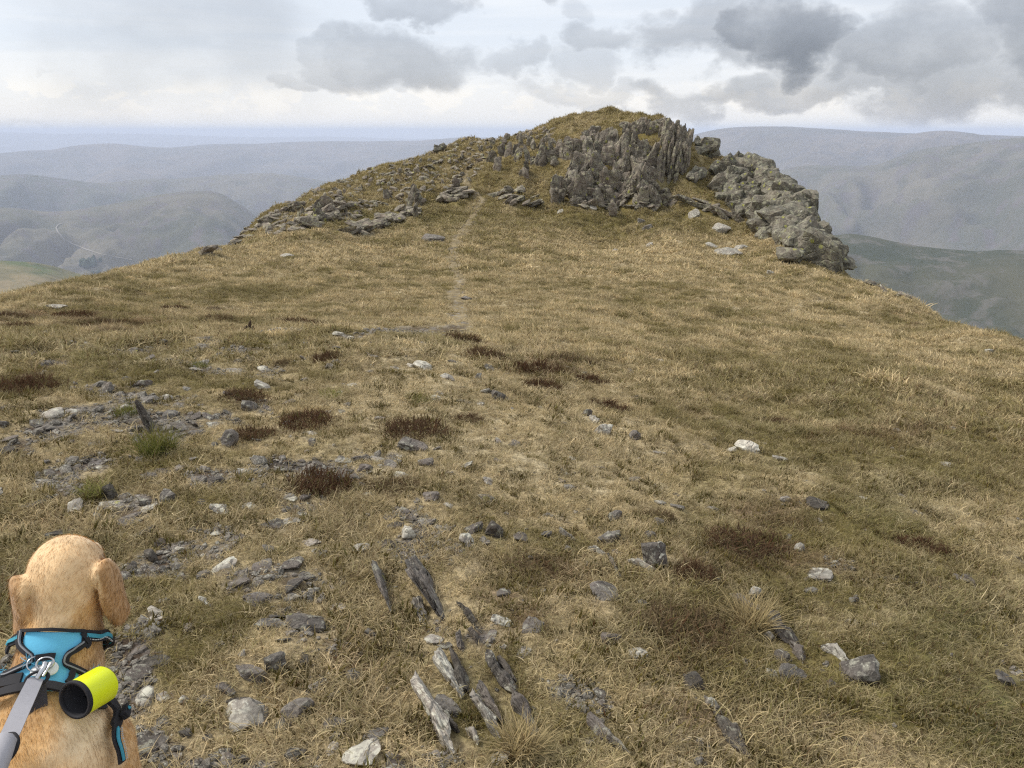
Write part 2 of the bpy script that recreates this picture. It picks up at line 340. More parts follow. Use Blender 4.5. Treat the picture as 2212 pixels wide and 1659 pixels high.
def build_ground():
    nA, nR = _A2.shape
    V = np.stack([_GX, _GY, _GZ], -1).reshape(-1, 3); V = np.concatenate([V, [[0, 0, float(Hs(0., 0.))]]])
    I = np.arange(nA * nR).reshape(nA, nR); J = np.roll(I, -1, 0)
    Q = np.stack([I[:, :-1], I[:, 1:], J[:, 1:], J[:, :-1]], -1).reshape(-1, 4)
    T = np.stack([np.full(nA, nA * nR), I[:, 0], J[:, 0]], -1)
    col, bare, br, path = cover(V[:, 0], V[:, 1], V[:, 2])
    m, nt = new_mat("turf_and_soil")
    a = nd(nt, 'ShaderNodeAttribute', attribute_name='sward'); cv = a.outputs['Color']; bareA = a.outputs['Alpha']
    p = nd(nt, 'ShaderNodeNewGeometry').outputs['Position']
    n = noise(nt, p, 38, 6, .65); n2 = noise(nt, p, 140, 3, .6); n3 = noise(nt, p, 7, 5, .6)
    thatch = mix(nt, rng_map(nt, n, .35, .7), mix(nt, .72, cv, (.062, .045, .025)), cv)
    gravel = nd(nt, 'ShaderNodeTexVoronoi', {'Vector': p, 'Scale': 55.0, 'Randomness': 1.0})
    grc = mix(nt, nd(nt, 'ShaderNodeSeparateColor', {0: gravel.outputs['Color']}).outputs[0], (.075, .065, .055), (.19, .175, .165))
    soil = mix(nt, rng_map(nt, n3, .38, .6), (.075, .052, .035), grc)
    c = mix(nt, bareA, thatch, soil)
    h = mth(nt, 'ADD', mth(nt, 'MULTIPLY', n, .7), mth(nt, 'MULTIPLY', n2, .4))
    h = mth(nt, 'ADD', h, mth(nt, 'MULTIPLY', mth(nt, 'SUBTRACT', 1.0, gravel.outputs['Distance']), mth(nt, 'MULTIPLY', bareA, .5)))
    finish(nt, c, .95, h, .8, .02, .15)
    me = np_mesh("ground", V, [Q, T], True, m)
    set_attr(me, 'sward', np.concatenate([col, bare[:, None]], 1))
    o = link("ground", me); tag(o, kind='structure')
    # worn trail, a thin trodden sheet on the turf
    for line in (PATHLINE,):
        C = np.array([ground_at(*q) for q in line]); t = np.linspace(0, len(C) - 1, 90); i = np.minimum(t.astype(int), len(C) - 2); w = (t - i)[:, None]
        L = C[i] * (1 - w) + C[i + 1] * w
        for _ in range(4): L[1:-1] = (L[:-2] + 2 * L[1:-1] + L[2:]) / 4
        D = np.gradient(L[:, :2], axis=0); D /= np.linalg.norm(D, axis=1)[:, None]; Nn = np.stack([D[:, 1], -D[:, 0]], 1)
        ws = np.linspace(-1, 1, 9); R = .19 + .06 * vnoise(np.arange(90) * .35, np.zeros(90), seed=5)
        P = L[:, None, :2] + Nn[:, None] * (ws[None, :, None] * R[:, None, None])
        Z = H(P[..., 0], P[..., 1]) + (.014 * (1 - np.abs(ws) ** 3)[None]) - .012 * (np.abs(ws) > .95)
        VV = np.concatenate([P, Z[..., None]], -1).reshape(-1, 3); k = np.arange(90 * 9).reshape(90, 9)
        QQ = np.stack([k[:-1, :-1], k[:-1, 1:], k[1:, 1:], k[1:, :-1]], -1).reshape(-1, 4)
        pm, pt = new_mat("trodden_earth"); pp = nd(pt, 'ShaderNodeNewGeometry').outputs['Position']
        pn = noise(pt, pp, 5, 6, .65); pc = mix(pt, rng_map(pt, pn, .35, .65), (.14, .108, .06), (.27, .215, .125))
        pc = mix(pt, rng_map(pt, noise(pt, pp, 14, 4, .6), .58, .66), pc, (.27, .25, .23))
        finish(pt, pc, .95, pn, .7, .04, .1)
        tag(link("path", np_mesh("path", VV, QQ, True, pm)), kind='structure')
build_ground()

# ------------------------------------------------------------------ far fells, valley floor and the air between
def azel(u, v):
    d = ray(u, v); return np.degrees(np.arctan2(d[..., 0], d[..., 1])), np.arctan2(d[..., 2], np.hypot(d[..., 0], d[..., 1]))
HILLMATS = {}
def hill_mat(key, c1, c2, c3, s=1.0):
    if key in HILLMATS: return HILLMATS[key]
    m, nt = new_mat("fell_grass_" + key)
    p = scl(nt, nd(nt, 'ShaderNodeNewGeometry').outputs['Position'], (.001 / s,) * 3)
    n = noise(nt, p, 2.2, 8, .6, .4); n2 = noise(nt, scl(nt, p, (1, 1, .25)), 14, 7, .65, .3); n3 = noise(nt, p, 45, 5, .6)
    c = mix(nt, rng_map(nt, n, .36, .64), c1, c2)
    c = mix(nt, mth(nt, 'MULTIPLY', rng_map(nt, n2, .50, .62), .85), c, c3)
    c = mix(nt, rng_map(nt, noise(nt, p, 6.5, 6, .65, .6), .52, .66), c, mix(nt, .5, c, (.05, .055, .03)))
    c = mix(nt, mth(nt, 'MULTIPLY', rng_map(nt, n3, .35, .65), .30), c, mix(nt, .5, c, (.03, .035, .02)))
    finish(nt, c, .95, n3, .4, 8 * s, .1)
    HILLMATS[key] = m; return m
def hill(sil, D, drop, L, seed, amp, mat, gul=1.0, bend=0.0, na=700):
    s = np.array(sil, float); A, E = azel(s[:, 0], s[:, 1])
    az = np.linspace(-88, 88, na)
    el = np.interp(az, A, E)
    lo, hi = az < A[0], az > A[-1]
    el[lo] = E[0] - np.radians(.02) * (A[0] - az[lo]) ** .9 * .6; el[hi] = E[-1] - np.radians(.02) * (az[hi] - A[-1]) ** .9 * .6
    el = el + np.radians(.012) * fbm(az * .9, az * 0, oct=5, seed=seed)
    sm = np.array([.25, .5, .25])
    for _ in range(2): el = np.convolve(np.pad(el, 1, mode='edge'), sm, 'valid')
    Dd = D * (1 + bend * vnoise(az * .08, az * 0 + 3, seed=seed))
    zc = CAMZ + Dd * np.tan(el)
    ss = np.concatenate([-np.linspace(1, 0, 90) ** 1.15, np.linspace(0, 1, 14)[1:]])
    AZ, SS = np.meshgrid(az, ss, indexing='ij')
    R = Dd[:, None] + SS * L * np.where(SS > 0, .8, 1)
    x, y = np.sin(np.radians(AZ)) * R, np.cos(np.radians(AZ)) * R
    a = np.abs(SS)
    z = zc[:, None] - drop * (.25 * a + .75 * a ** 1.7) * np.where(SS > 0, .8, 1)
    k = 1 / (L * .42)
    wx = x + L * .25 * fbm(x * k, y * k, oct=3, seed=seed + 5); wy = y + L * .25 * fbm(x * k + 9, y * k, oct=3, seed=seed + 7)
    rid = 1 - np.sqrt(fbm(wx * k * 1.3, wy * k * .6, oct=3, gain=.34, seed=seed + 9) ** 2 + .02) * 1.5
    z = z + amp * (rid - .75) * sstep(0.0, .35, a) * gul + amp * .06 * fbm(x * k * 6, y * k * 6, oct=5, gain=.6, seed=seed + 13) * sstep(0, .3, a)
    el_all = (z - CAMZ) / R; lim = np.tan(el)[:, None] - .0006 * a          # nothing in front may top the skyline
    z = np.where(el_all > lim, CAMZ + R * lim, z)
    V = np.stack([x, y, z], -1).reshape(-1, 3); I = np.arange(x.size).reshape(x.shape)
    Q = np.stack([I[:-1, :-1], I[1:, :-1], I[1:, 1:], I[:-1, 1:]], -1).reshape(-1, 4)
    o = link("hill", np_mesh("hill", V, Q, True, mat)); tag(o, kind='structure')
    return lambda uq, vq: None
GRASSY = hill_mat("grassy", (.085, .085, .055), (.16, .14, .10), (.125, .105, .10))
TAWNY = hill_mat("tawny", (.11, .10, .075), (.17, .14, .11), (.10, .09, .085), 1.6)
DARKF = hill_mat("dark", (.045, .054, .030), (.085, .082, .048), (.12, .11, .09), .5)
LOWG = hill_mat("low", (.10, .125, .05), (.27, .21, .12), (.17, .15, .08), .4)
# the most distant ranges first
hill([(-200, 290), (0, 285), (120, 289), (300, 288), (420, 293), (540, 296), (700, 295), (900, 300), (1200, 304), (2300, 300)], 21000, 500, 5000, 1, 120, TAWNY)
hill([(0, 331), (60, 325), (110, 324), (150, 316), (190, 311), (250, 310), (320, 317), (370, 319), (450, 311), (560, 310), (620, 307), (680, 305), (800, 305), (900, 304), (960, 299), (1000, 296), (1200, 300), (1400, 330), (1700, 420)], 9000, 420, 3200, 2, 170, TAWNY)
hill([(900, 420), (1200, 360), (1400, 318), (1492, 293), (1525, 284), (1561, 277), (1630, 272.5), (1700, 273), (1768, 277), (1865, 283.5), (1975, 288.5), (2100, 291), (2300, 296)], 6900, 420, 2400, 3, 150, TAWNY)
hill([(1000, 400), (1350, 330), (1480, 316), (1544, 313), (1596, 311.5), (1700, 312.5), (1789, 308), (1872, 306), (1930, 296), (1976, 288.6), (2010, 283.5), (2041, 282), (2079, 285), (2113, 289), (2148, 299), (2250, 315), (2500, 330)], 6200, 480, 2200, 4, 190, TAWNY)
hill([(-300, 372), (0, 379), (57, 375), (110, 382), (167, 391), (228, 396), (264, 391), (334, 385), (382, 387), (430, 381), (475, 378), (532, 376), (571, 373), (624, 378), (703, 391), (800, 420), (1000, 520)], 5400, 430, 1900, 5, 280, GRASSY)
hill([(1000, 640), (1400, 480), (1600, 400), (1672, 373), (1717, 359), (1751, 356), (1803, 358), (1860, 359), (1900, 356), (1941, 338), (1975, 327), (2010, 319), (2060, 313), (2113, 307), (2212, 296), (2400, 286)], 4300, 440, 1700, 6, 320, GRASSY)
hill([(-400, 440), (0, 448), (40, 449), (90, 457), (150, 456), (210, 446), (300, 429), (360, 418), (400, 414), (440, 412), (474, 415), (500, 430), (530, 450), (563, 475), (640, 540), (800, 700)], 3500, 380, 1300, 7, 270, GRASSY)
hill([(1200, 900), (1500, 640), (1700, 530), (1779, 511), (1838, 504), (1889, 512), (1941, 524), (1993, 533), (2044, 538), (2113, 543), (2155, 540.5), (2212, 541), (2400, 556), (2700, 600)], 1500, 330, 800, 8, 120, DARKF)
hill([(-500, 575), (-200, 566), (0, 563), (66, 566), (114, 574), (163, 589), (211, 603), (300, 640), (500, 760), (900, 1100)], 1400, 200, 620, 9, 60, LOWG)
def build_valley():
    k = 40; a = np.linspace(0, 2 * math.pi, 73)[:-1]; rr = np.geomspace(300, 25500, k)
    A, R = np.meshgrid(a, rr, indexing='ij'); V = np.stack([np.sin(A) * R, np.cos(A) * R, -520 + 0 * R], -1).reshape(-1, 3)
    I = np.arange(A.size).reshape(A.shape); J = np.roll(I, -1, 0)
    Q = np.stack([I[:, :-1], I[:, 1:], J[:, 1:], J[:, :-1]], -1).reshape(-1, 4); c = len(V); V = np.concatenate([V, [[0, 0, -520]]])
    T = np.stack([np.full(len(a), c), I[:, 0], J[:, 0]], -1)
    tag(link("valley_floor", np_mesh("valley_floor", V, [Q, T], True, LOWG)), kind='structure')
build_valley()
def build_haze():
    bm = bmesh.new(); bmesh.ops.create_cube(bm, size=1)
    zb, zt = HAZE_BOTTOM, 56.0
    bmesh.ops.transform(bm, matrix=Matrix.Translation((0, 0, (zb + zt) / 2)) @ Matrix.Diagonal((56000, 56000, zt - zb, 1)), verts=bm.verts)
    me = bpy.data.meshes.new("haze"); bm.to_mesh(me); bm.free()
    m, nt = new_mat("haze")
    v = nd(nt, 'ShaderNodeVolumePrincipled', {'Color': HAZE_COL, 'Density': HAZE_DENS, 'Anisotropy': 0.0})
    o = nd(nt, 'ShaderNodeOutputMaterial'); nt.links.new(v.outputs[0], o.inputs['Volume'])
    m.cycles.volume_sampling = 'DISTANCE'; m.cycles.homogeneous_volume = True
    me.materials.append(m); tag(link("haze", me), kind='stuff')
HAZE_BOTTOM = min([v.co.z for ob in bpy.data.objects if ob.name.startswith('hill') for v in ob.data.vertices] + [-521.0]) - 1.0
HAZE_COL = (.73, .81, 1.0, 1); HAZE_DENS = .000125
build_haze()

# ------------------------------------------------------------------ rock
def mixv(nt, p, S):
    w = nd(nt, 'ShaderNodeTexNoise', {'Vector': p, 'Scale': 6 * S, 'Detail': 3.0}).outputs['Color']
    return nd(nt, 'ShaderNodeVectorMath', {0: p, 1: nd(nt, 'ShaderNodeVectorMath', {0: w, 'Scale': .12 / S}, operation='SCALE').outputs[0]}, operation='ADD').outputs[0]
def rock_mat(key, dark, light, lichen, lich_amt, yellow, white, streak=True):
    m, nt = new_mat(key)
    g = nd(nt, 'ShaderNodeNewGeometry').outputs['Position']
    rnd = nd(nt, 'ShaderNodeObjectInfo').outputs['Random']
    off = nd(nt, 'ShaderNodeCombineXYZ', {0: mth(nt, 'MULTIPLY', rnd, 37.0), 1: mth(nt, 'MULTIPLY', rnd, 91.0)}).outputs[0]
    p = nd(nt, 'ShaderNodeVectorMath', {0: g, 1: off}, operation='ADD').outputs[0]
    S = ROCKSCALE[key]
    n = noise(nt, p, 9 * S, 7, .65); nf = noise(nt, p, 46 * S, 6, .7)
    c = mix(nt, rng_map(nt, n, .30, .70), dark, light)
    c = mix(nt, mth(nt, 'MULTIPLY', rng_map(nt, nf, .42, .62), .5), c, tuple(x * .45 for x in dark))
    c = mix(nt, mth(nt, 'MULTIPLY', rng_map(nt, noise(nt, p, 3 * S, 3), .4, .65), .35), c, tuple(a * b for a, b in zip(light, (1.0, .88, .86))))
    oi = nd(nt, 'ShaderNodeMapRange', {0: rnd, 3: .78, 4: 1.2}).outputs[0]
    c = nd(nt, 'ShaderNodeVectorMath', {0: c, 'Scale': oi}, operation='SCALE').outputs[0]
    l1 = noise(nt, p, 16 * S, 6, .7, .4); l2 = noise(nt, p, 5 * S, 3, .5)
    lf = mth(nt, 'MULTIPLY', rng_map(nt, l1, .60 - .12 * lich_amt, .68 - .12 * lich_amt), rng_map(nt, l2, .35, .55))
    c = mix(nt, mth(nt, 'MULTIPLY', lf, .85), c, lichen)
    if white:
        w = mth(nt, 'MULTIPLY', rng_map(nt, noise(nt, p, 24 * S, 5, .65, .8), .66 - .1 * white, .70 - .1 * white), rng_map(nt, noise(nt, p, 4 * S, 2), .42, .55))
        c = mix(nt, mth(nt, 'MULTIPLY', w, .9), c, (.60, .60, .57))
    if yellow:
        v = nd(nt, 'ShaderNodeTexVoronoi', {'Vector': nd(nt, 'ShaderNodeVectorMath', {0: p, 1: nd(nt, 'ShaderNodeTexNoise', {'Vector': p, 'Scale': 30 * S}).outputs['Color']}, operation='ADD').outputs[0] if False else p, 'Scale': 8.0 * S})
        keep = mth(nt, 'GREATER_THAN', nd(nt, 'ShaderNodeSeparateColor', {0: v.outputs['Color']}).outputs[0], 1 - yellow)
        sp = mth(nt, 'MULTIPLY', mth(nt, 'LESS_THAN', mth(nt, 'ADD', v.outputs['Distance'], mth(nt, 'MULTIPLY', nf, .35)), .42), keep)
        sp = mth(nt, 'MULTIPLY', sp, rng_map(nt, nf, .35, .55))
        c = mix(nt, mth(nt, 'MULTIPLY', sp, .8), c, (.33, .34, .085))
    h = mth(nt, 'ADD', mth(nt, 'MULTIPLY', n, 1.0), mth(nt, 'MULTIPLY', nf, .45))
    ck = nd(nt, 'ShaderNodeTexVoronoi', {'Vector': mixv(nt, p, S), 'Scale': 5.5 * S}, feature='DISTANCE_TO_EDGE').outputs['Distance']
    h = mth(nt, 'ADD', h, mth(nt, 'MULTIPLY', rng_map(nt, ck, 0.0, 0.07), .9))
    if streak:
        st = noise(nt, nd(nt, 'ShaderNodeVectorMath', {0: nd(nt, 'ShaderNodeTexCoord').outputs['Object'], 1: (9, 9, 1.1)}, operation='MULTIPLY').outputs[0], 1.3, 5, .65)
        h = mth(nt, 'ADD', h, mth(nt, 'MULTIPLY', st, 1.3))
        c = mix(nt, mth(nt, 'MULTIPLY', rng_map(nt, st, .52, .68), .45), c, tuple(x * .5 for x in dark))
    c = mix(nt, 1.0, c, (1.04, 1.0, .87), 'MULTIPLY'); finish(nt, c, .92, h, .75, .035 / S ** .5 * .5, .12)
    return m
ROCKSCALE = {'slate': 1.6, 'slate_pale': 1.6, 'slate_dark': 1.6, 'crag_slate': .42, 'lichened_block': .5, 'quartz': 2.0, 'gravel_chips': 4.0}
M_SLATE = rock_mat('slate', (.105, .098, .10), (.25, .235, .235), (.40, .40, .37), .55, .05, .35, True)
M_PALE = rock_mat('slate_pale', (.20, .19, .19), (.36, .35, .34), (.52, .52, .49), .8, .04, .7, False)
M_DARK = rock_mat('slate_dark', (.075, .068, .066), (.19, .178, .172), (.30, .30, .27), .4, .05, .2, True)
M_CRAG = rock_mat('crag_slate', (.066, .059, .053), (.31, .285, .262), (.34, .33, .25), .75, .22, .28, True)
M_BLOCK = rock_mat('lichened_block', (.070, .067, .061), (.215, .207, .188), (.28, .28, .22), .8, .34, .2, False)
M_QUARTZ = rock_mat('quartz', (.32, .31, .29), (.52, .51, .49), (.66, .65, .62), .9, 0, .8, False)
M_CHIP = rock_mat('gravel_chips', (.08, .074, .072), (.26, .25, .245), (.4, .4, .38), .5, 0, .3, False)

def ico(sub):
    bm = bmesh.new(); bmesh.ops.create_icosphere(bm, subdivisions=sub, radius=1)
    V = np.array([v.co[:] for v in bm.verts]); Fc = np.array([[v.index for v in f.verts] for f in bm.faces]); bm.free()
    return V, Fc
ICO = {k: ico(k) for k in (1, 2, 3, 4)}
def rock_shape(seed, sub=2, planes=11, sharp=14, rough=.05, size=(1, 1, 1), tip=0.0, flat=.9, ridge=0.0, steps=0.0):
    """a stone: directions clipped by random planes, roughened; unit half extents times size"""
    r = np.random.default_rng(seed); D, Fc = ICO[sub]
    Nn = r.normal(size=(planes, 3)); Nn /= np.linalg.norm(Nn, axis=1)[:, None]; di = r.uniform(.55, .95, planes)
    Nn = np.concatenate([Nn, [[0, 0, 1], [0, 0, -1], [1, 0, 0], [-1, 0, 0], [0, 1, 0], [0, -1, 0]]]); di = np.concatenate([di, [flat * r.uniform(.8, 1.1), .9, *r.uniform(.8, 1.1, 4)]])
    q = np.maximum(0, D @ Nn.T) / di
    rad = 1 / (q ** sharp).sum(1) ** (1 / sharp)
    V = D * rad[:, None]
    n = fbm(D[:, 0] * 2.2 + seed, D[:, 1] * 2.2, D[:, 2] * 2.2, 4, .55, seed)
    V = V * (1 + rough * n)[:, None]
    if ridge: V[:, :2] *= (1 + ridge * vnoise(D[:, 0] * 7 + seed, D[:, 1] * 7, D[:, 2] * .8, seed + 3))[:, None]
    if steps: V[:, 2] += steps * np.floor((V[:, 2] + .15 * n) * 4) / 4 * .5
    V = V / np.abs(V).max(0)
    if tip:
        t = np.clip((V[:, 2] + .2) / 1.2, 0, 1); sx = r.uniform(-.5, .5)
        V[:, 0] = V[:, 0] * (1 - tip * t ** 1.5) + sx * t ** 2 * tip * .5
    return V * np.array(size), Fc
def rock_mesh(name, m, smooth=False, **k):
    V, Fc = rock_shape(**k); return np_mesh(name, V, Fc, smooth, m)
def place(name, me, p, size, rot, parent=None):
    o = link(name, me, parent)
    o.location = p; o.scale = size; o.rotation_euler = rot
    return o
FOOT = []      # (x, y, radius) of every stone, so that no grass grows through it

# ---- the crag of upright slate blades, its terraces and the block slope on its flank
BLADES = [rock_mesh("rock_blade", M_CRAG, seed=100 + i, sub=3, planes=10, sharp=26, rough=.16, tip=(.12, .26, .04, .34)[i % 4], flat=.9, ridge=.16) for i in range(12)]
BLOCKS = [rock_mesh("boulder", M_BLOCK, seed=200 + i, sub=3, planes=7, sharp=70, rough=.13, flat=.7) for i in range(12)]
SLABS = [rock_mesh("slab", M_CRAG, seed=300 + i, sub=3, planes=9, sharp=26, rough=.13, flat=1.0) for i in range(10)]
def inpoly(u, v, P):
    c = np.zeros(np.shape(u), bool); n = len(P)
    for i in range(n):
        (a, b), (d, e) = P[i], P[(i + 1) % n]
        k = ((b > v) != (e > v)) & (u < (d - a) * (v - b) / (e - b + 1e-9) + a); c ^= k
    return c
def sprinkle(poly, step, jit, seed):
    r = np.random.default_rng(seed); P = np.array(poly, float)
    us = np.arange(P[:, 0].min(), P[:, 0].max(), step[0]); vs = np.arange(P[:, 1].min(), P[:, 1].max(), step[1])
    U, Vv = np.meshgrid(us, vs); U = U + (np.arange(len(vs))[:, None] % 2) * step[0] / 2 + r.uniform(-jit, jit, U.shape) * step[0]; Vv = Vv + r.uniform(-jit, jit, U.shape) * step[1]
    k = inpoly(U, Vv, poly); return [(a, b, ground_at(a, b)) for a, b in sorted(zip(U[k], Vv[k]), key=lambda q: q[1])]
def cap_z(p):
    u, v, f = project(np.array(p)); vt = np.interp(u, [1030, 1100, 1215, 1260, 1330, 1390, 1440, 1470, 1492], [300, 285, 296, 274, 260, 252, 252, 262, 284])
    return float(at_r(u, vt, math.hypot(p[0], p[1]))[2])
def blades(parent, spots, hr, wr, tr, seed, tilt=8, yaw=0, yawr=28, name="rock_blade", meshes=None, sink=.3, roll=0, cap=False):
    r = np.random.default_rng(seed); meshes = meshes or BLADES; out = []
    for u, v, p in spots:
        h, w, t = r.uniform(*hr), r.uniform(*wr), r.uniform(*tr)
        rot = (math.radians(r.normal(0, tilt)), math.radians(roll + r.normal(0, tilt)), math.radians(yaw + r.normal(0, yawr)))
        if cap: h = max(.16, min(h, (cap_z(p) - p[2]) / (2 * (1 - sink)) * r.uniform(.8, 1.05)))
        o = place(name, meshes[r.integers(len(meshes))], (p[0], p[1], p[2] + h * (1 - 2 * sink)), (w, t, h), rot, parent)
        FOOT.append((p[0], p[1], w * .8)); out.append(o)
    return out
crag = empty("rock_crag", (0, 0, 0)); tag(crag, "dark crag of upright slate blades below the grassy summit of the knoll", "crag", )
MAIN = [(1205, 322), (1240, 300), (1270, 280), (1320, 268), (1390, 262), (1430, 268), (1440, 300), (1420, 345), (1405, 400), (1385, 430), (1300, 438), (1250, 430), (1225, 395), (1262, 350), (1215, 345)]
blades(crag, [q for q in sprinkle(MAIN, (17, 12), .45, 1) if vnoise(q[0] * .04, q[1] * .05, seed=6) > -.32], (.28, .85), (.17, .46), (.09, .22), 11, tilt=8, yaw=-12, yawr=32, cap=True)
RIGHTFACE = [(1425, 268), (1452, 268), (1490, 290), (1492, 335), (1482, 380), (1455, 395), (1420, 400), (1428, 330)]
blades(crag, sprinkle(RIGHTFACE, (9, 11), .35, 2), (.6, 1.05), (.10, .20), (.08, .16), 12, tilt=4, yaw=40, yawr=20, cap=True)
LOWER = [(1180, 440), (1200, 400), (1240, 395), (1300, 425), (1390, 425), (1425, 440), (1330, 448), (1240, 450)]
blades(crag, sprinkle(LOWER, (24, 15), .4, 3), (.30, .62), (.20, .40), (.11, .24), 13, tilt=18)
TERRACE = [(1030, 318), (1060, 300), (1120, 285), (1140, 290), (1215, 302), (1210, 345), (1180, 385), (1120, 395), (1075, 385), (1060, 350)]
blades(crag, [q for q in sprinkle(TERRACE, (19, 15), .45, 4) if vnoise(q[0] * .03, q[1] * .06, seed=8) > -.05], (.22, .55), (.13, .30), (.09, .18), 14, tilt=12, cap=True)
for u, v, h, w in [(1200, 432, .75, .28), (1250, 438, .80, .36), (1225, 425, .5, .25), (1290, 395, .95, .40), (1265, 420, .6, .3), (1310, 415, .7, .33), (1170, 355, .62, .33), (1270, 350, .80, .30), (1240, 415, .6, .3), (1340, 385, .6, .4), (1390, 430, .5, .4), (1435, 440, .42, .40), (1410, 420, .4, .35)]:
    blades(crag, [(u, v, ground_at(u, v))], (h, h), (w, w), (.16, .22), int(u), tilt=6, yawr=14, sink=.2)
blades(crag, sprinkle([(1230, 425), (1300, 405), (1400, 405), (1460, 440), (1420, 455), (1260, 450)], (20, 9), .45, 5), (.06, .14), (.2, .42), (.16, .3), 15, tilt=22, yawr=60, name="slab", meshes=SLABS, sink=.2)

flank = empty("block_slope", (0, 0, 0)); tag(flank, "steep slope of big grey lichened blocks falling away on the flank of the knoll", "boulder slope")
SLOPE = [(1545, 372), (1562, 350), (1600, 345), (1640, 352), (1680, 378), (1700, 402), (1742, 440), (1768, 500), (1785, 530), (1812, 575), (1790, 585), (1720, 540), (1650, 500), (1600, 470), (1560, 435)]
blades(flank, sprinkle(SLOPE, (24, 14), .4, 6), (.24, .50), (.36, .70), (.30, .6), 16, tilt=20, yawr=80, name="boulder", meshes=BLOCKS, sink=.30)
blades(flank, sprinkle(SLOPE, (27, 17), .5, 7), (.12, .22), (.18, .36), (.16, .3), 17, tilt=25, yawr=90, name="boulder", meshes=BLOCKS, sink=.1)
for u, v, w, t, h, ry in [(1690, 490, 1.0, .7, .42, 14), (1760, 570, .8, .6, .55, 22), (1725, 548, .5, .45, .42, 18), (1620, 440, .62, .5, .5, 0), (1655, 400, .6, .5, .42, 10), (1590, 400, .5, .4, .5, -10), (1700, 430, .6, .5, .45, 20), (1800, 575, .35, .4, .5, 25), (1705, 566, .42, .35, .28, 5), (1740, 455, .5, .5, .42, 24), (1640, 470, .5, .4, .4, 0)]:
    blades(flank, [(u, v, ground_at(u, v))], (h, h), (w, w), (t, t), int(u), tilt=4, yaw=-15, yawr=8, name="boulder", meshes=BLOCKS, sink=.12, roll=ry)
notch = empty("block_pile", (0, 0, 0)); tag(notch, "small pile of grey blocks in the notch between the crag and the block slope", "rock pile")
blades(notch, sprinkle([(1495, 330), (1510, 312), (1545, 322), (1560, 338), (1545, 345), (1500, 345)], (17, 12), .4, 8), (.2, .42), (.25, .5), (.2, .4), 18, tilt=22, yawr=80, name="boulder", meshes=BLOCKS, sink=.15)
blades(notch, [(1525, 330, ground_at(1525, 330))], (.5, .5), (.62, .62), (.5, .5), 7, tilt=8, name="boulder", meshes=BLOCKS, sink=.1)
blades(notch, sprinkle([(1478, 395), (1500, 365), (1520, 372), (1515, 392), (1492, 402)], (13, 10), .4, 9), (.1, .3), (.18, .34), (.14, .26), 19, tilt=30, yawr=80, name="boulder", meshes=BLOCKS, sink=.15)

def outcrop(label, poly, step, hr, wr, tr, seed, cat="outcrop", tilt=14, roll=-10, yawr=35, meshes=SLABS, name="slab", extra=(), group="slate outcrops on the knoll"):
    e = empty("slate_outcrop", (0, 0, 0)); tag(e, label, cat, group)
    spots = sprinkle(poly, step, .5, seed); spots = [q for q in spots if vnoise(q[0] * .06, q[1] * .12, seed=seed) > -.5] or spots
    blades(e, spots, hr, wr, tr, seed + 50, tilt=tilt, roll=roll, yawr=yawr, name=name, meshes=meshes, sink=.12)
    for u, v, h, w, t in extra: blades(e, [(u, v, ground_at(u, v))], (h, h), (w, w), (t, t), int(u + v), tilt=7, yawr=20, sink=.15)
    return e
outcrop("long band of tilted slate slabs at the foot of the grassy shoulder, nearest the trail", [(738, 505), (775, 492), (830, 470), (880, 452), (905, 455), (900, 475), (850, 485), (790, 505), (745, 512)], (16, 8), (.07, .16), (.3, .62), (.18, .34), 61, extra=[(897, 472, .4, .16, .12)])
outcrop("tall dark pillar of slate with a fallen slab leaning on it, above the slab band", [(872, 448), (885, 435), (915, 438), (925, 448)], (16, 9), (.08, .2), (.22, .4), (.14, .25), 62, extra=[(890, 447, .62, .17, .15), (905, 442, .34, .22, .14), (893, 425, .35, .13, .12)])
outcrop("small fan of upright slate fins alone in the grass above the pillar", [(830, 428), (842, 424), (846, 430), (834, 434)], (6, 5), (.22, .34), (.1, .2), (.05, .1), 63, tilt=12, roll=0, meshes=BLADES, name="rock_blade")
outcrop("heap of slabs and one upright fin at the left edge of the shoulder", [(655, 490), (690, 462), (720, 445), (755, 452), (730, 470), (690, 488), (665, 497)], (17, 9), (.09, .2), (.26, .5), (.16, .3), 64, extra=[(686, 480, .5, .2, .12), (705, 455, .4, .28, .14)])
outcrop("stepped slate ledges beside the upper bend of the trail", [(935, 440), (960, 415), (1000, 405), (1015, 420), (990, 440), (950, 447)], (15, 9), (.07, .15), (.22, .46), (.16, .3), 65, extra=[(985, 405, .28, .22, .12)])
outcrop("flat slate ledges among moss where the trail passes the crag", [(1065, 428), (1090, 415), (1140, 418), (1178, 440), (1150, 452), (1090, 440)], (19, 10), (.07, .16), (.2, .42), (.15, .3), 66, extra=[(1100, 416, .18, .3, .2), (1197, 440, .4, .2, .2)])
outcrop("skyline row of broken slate running down the outer edge of the shoulder", [(440, 551), (478, 534), (520, 510), (560, 482), (600, 452), (625, 440), (650, 446), (610, 470), (570, 497), (530, 520), (490, 540), (450, 556)], (15, 8), (.04, .11), (.18, .42), (.14, .28), 67, extra=[(645, 456, .22, .32, .2), (575, 484, .18, .2, .15)])
outcrop("dark broken slates right at the foot of the crag, standing clear of it", [(1303, 466), (1318, 452), (1345, 455), (1350, 468), (1325, 472)], (13, 8), (.12, .34), (.14, .26), (.1, .2), 68, tilt=20, roll=0, meshes=BLADES, name="rock_blade")
outcrop("line of long pale slabs running down the turf from the crag to the block slope", [(1462, 432), (1500, 430), (1540, 448), (1580, 468), (1600, 482), (1570, 478), (1520, 455)], (22, 10), (.07, .14), (.42, .72), (.12, .2), 69, roll=20, yawr=14)
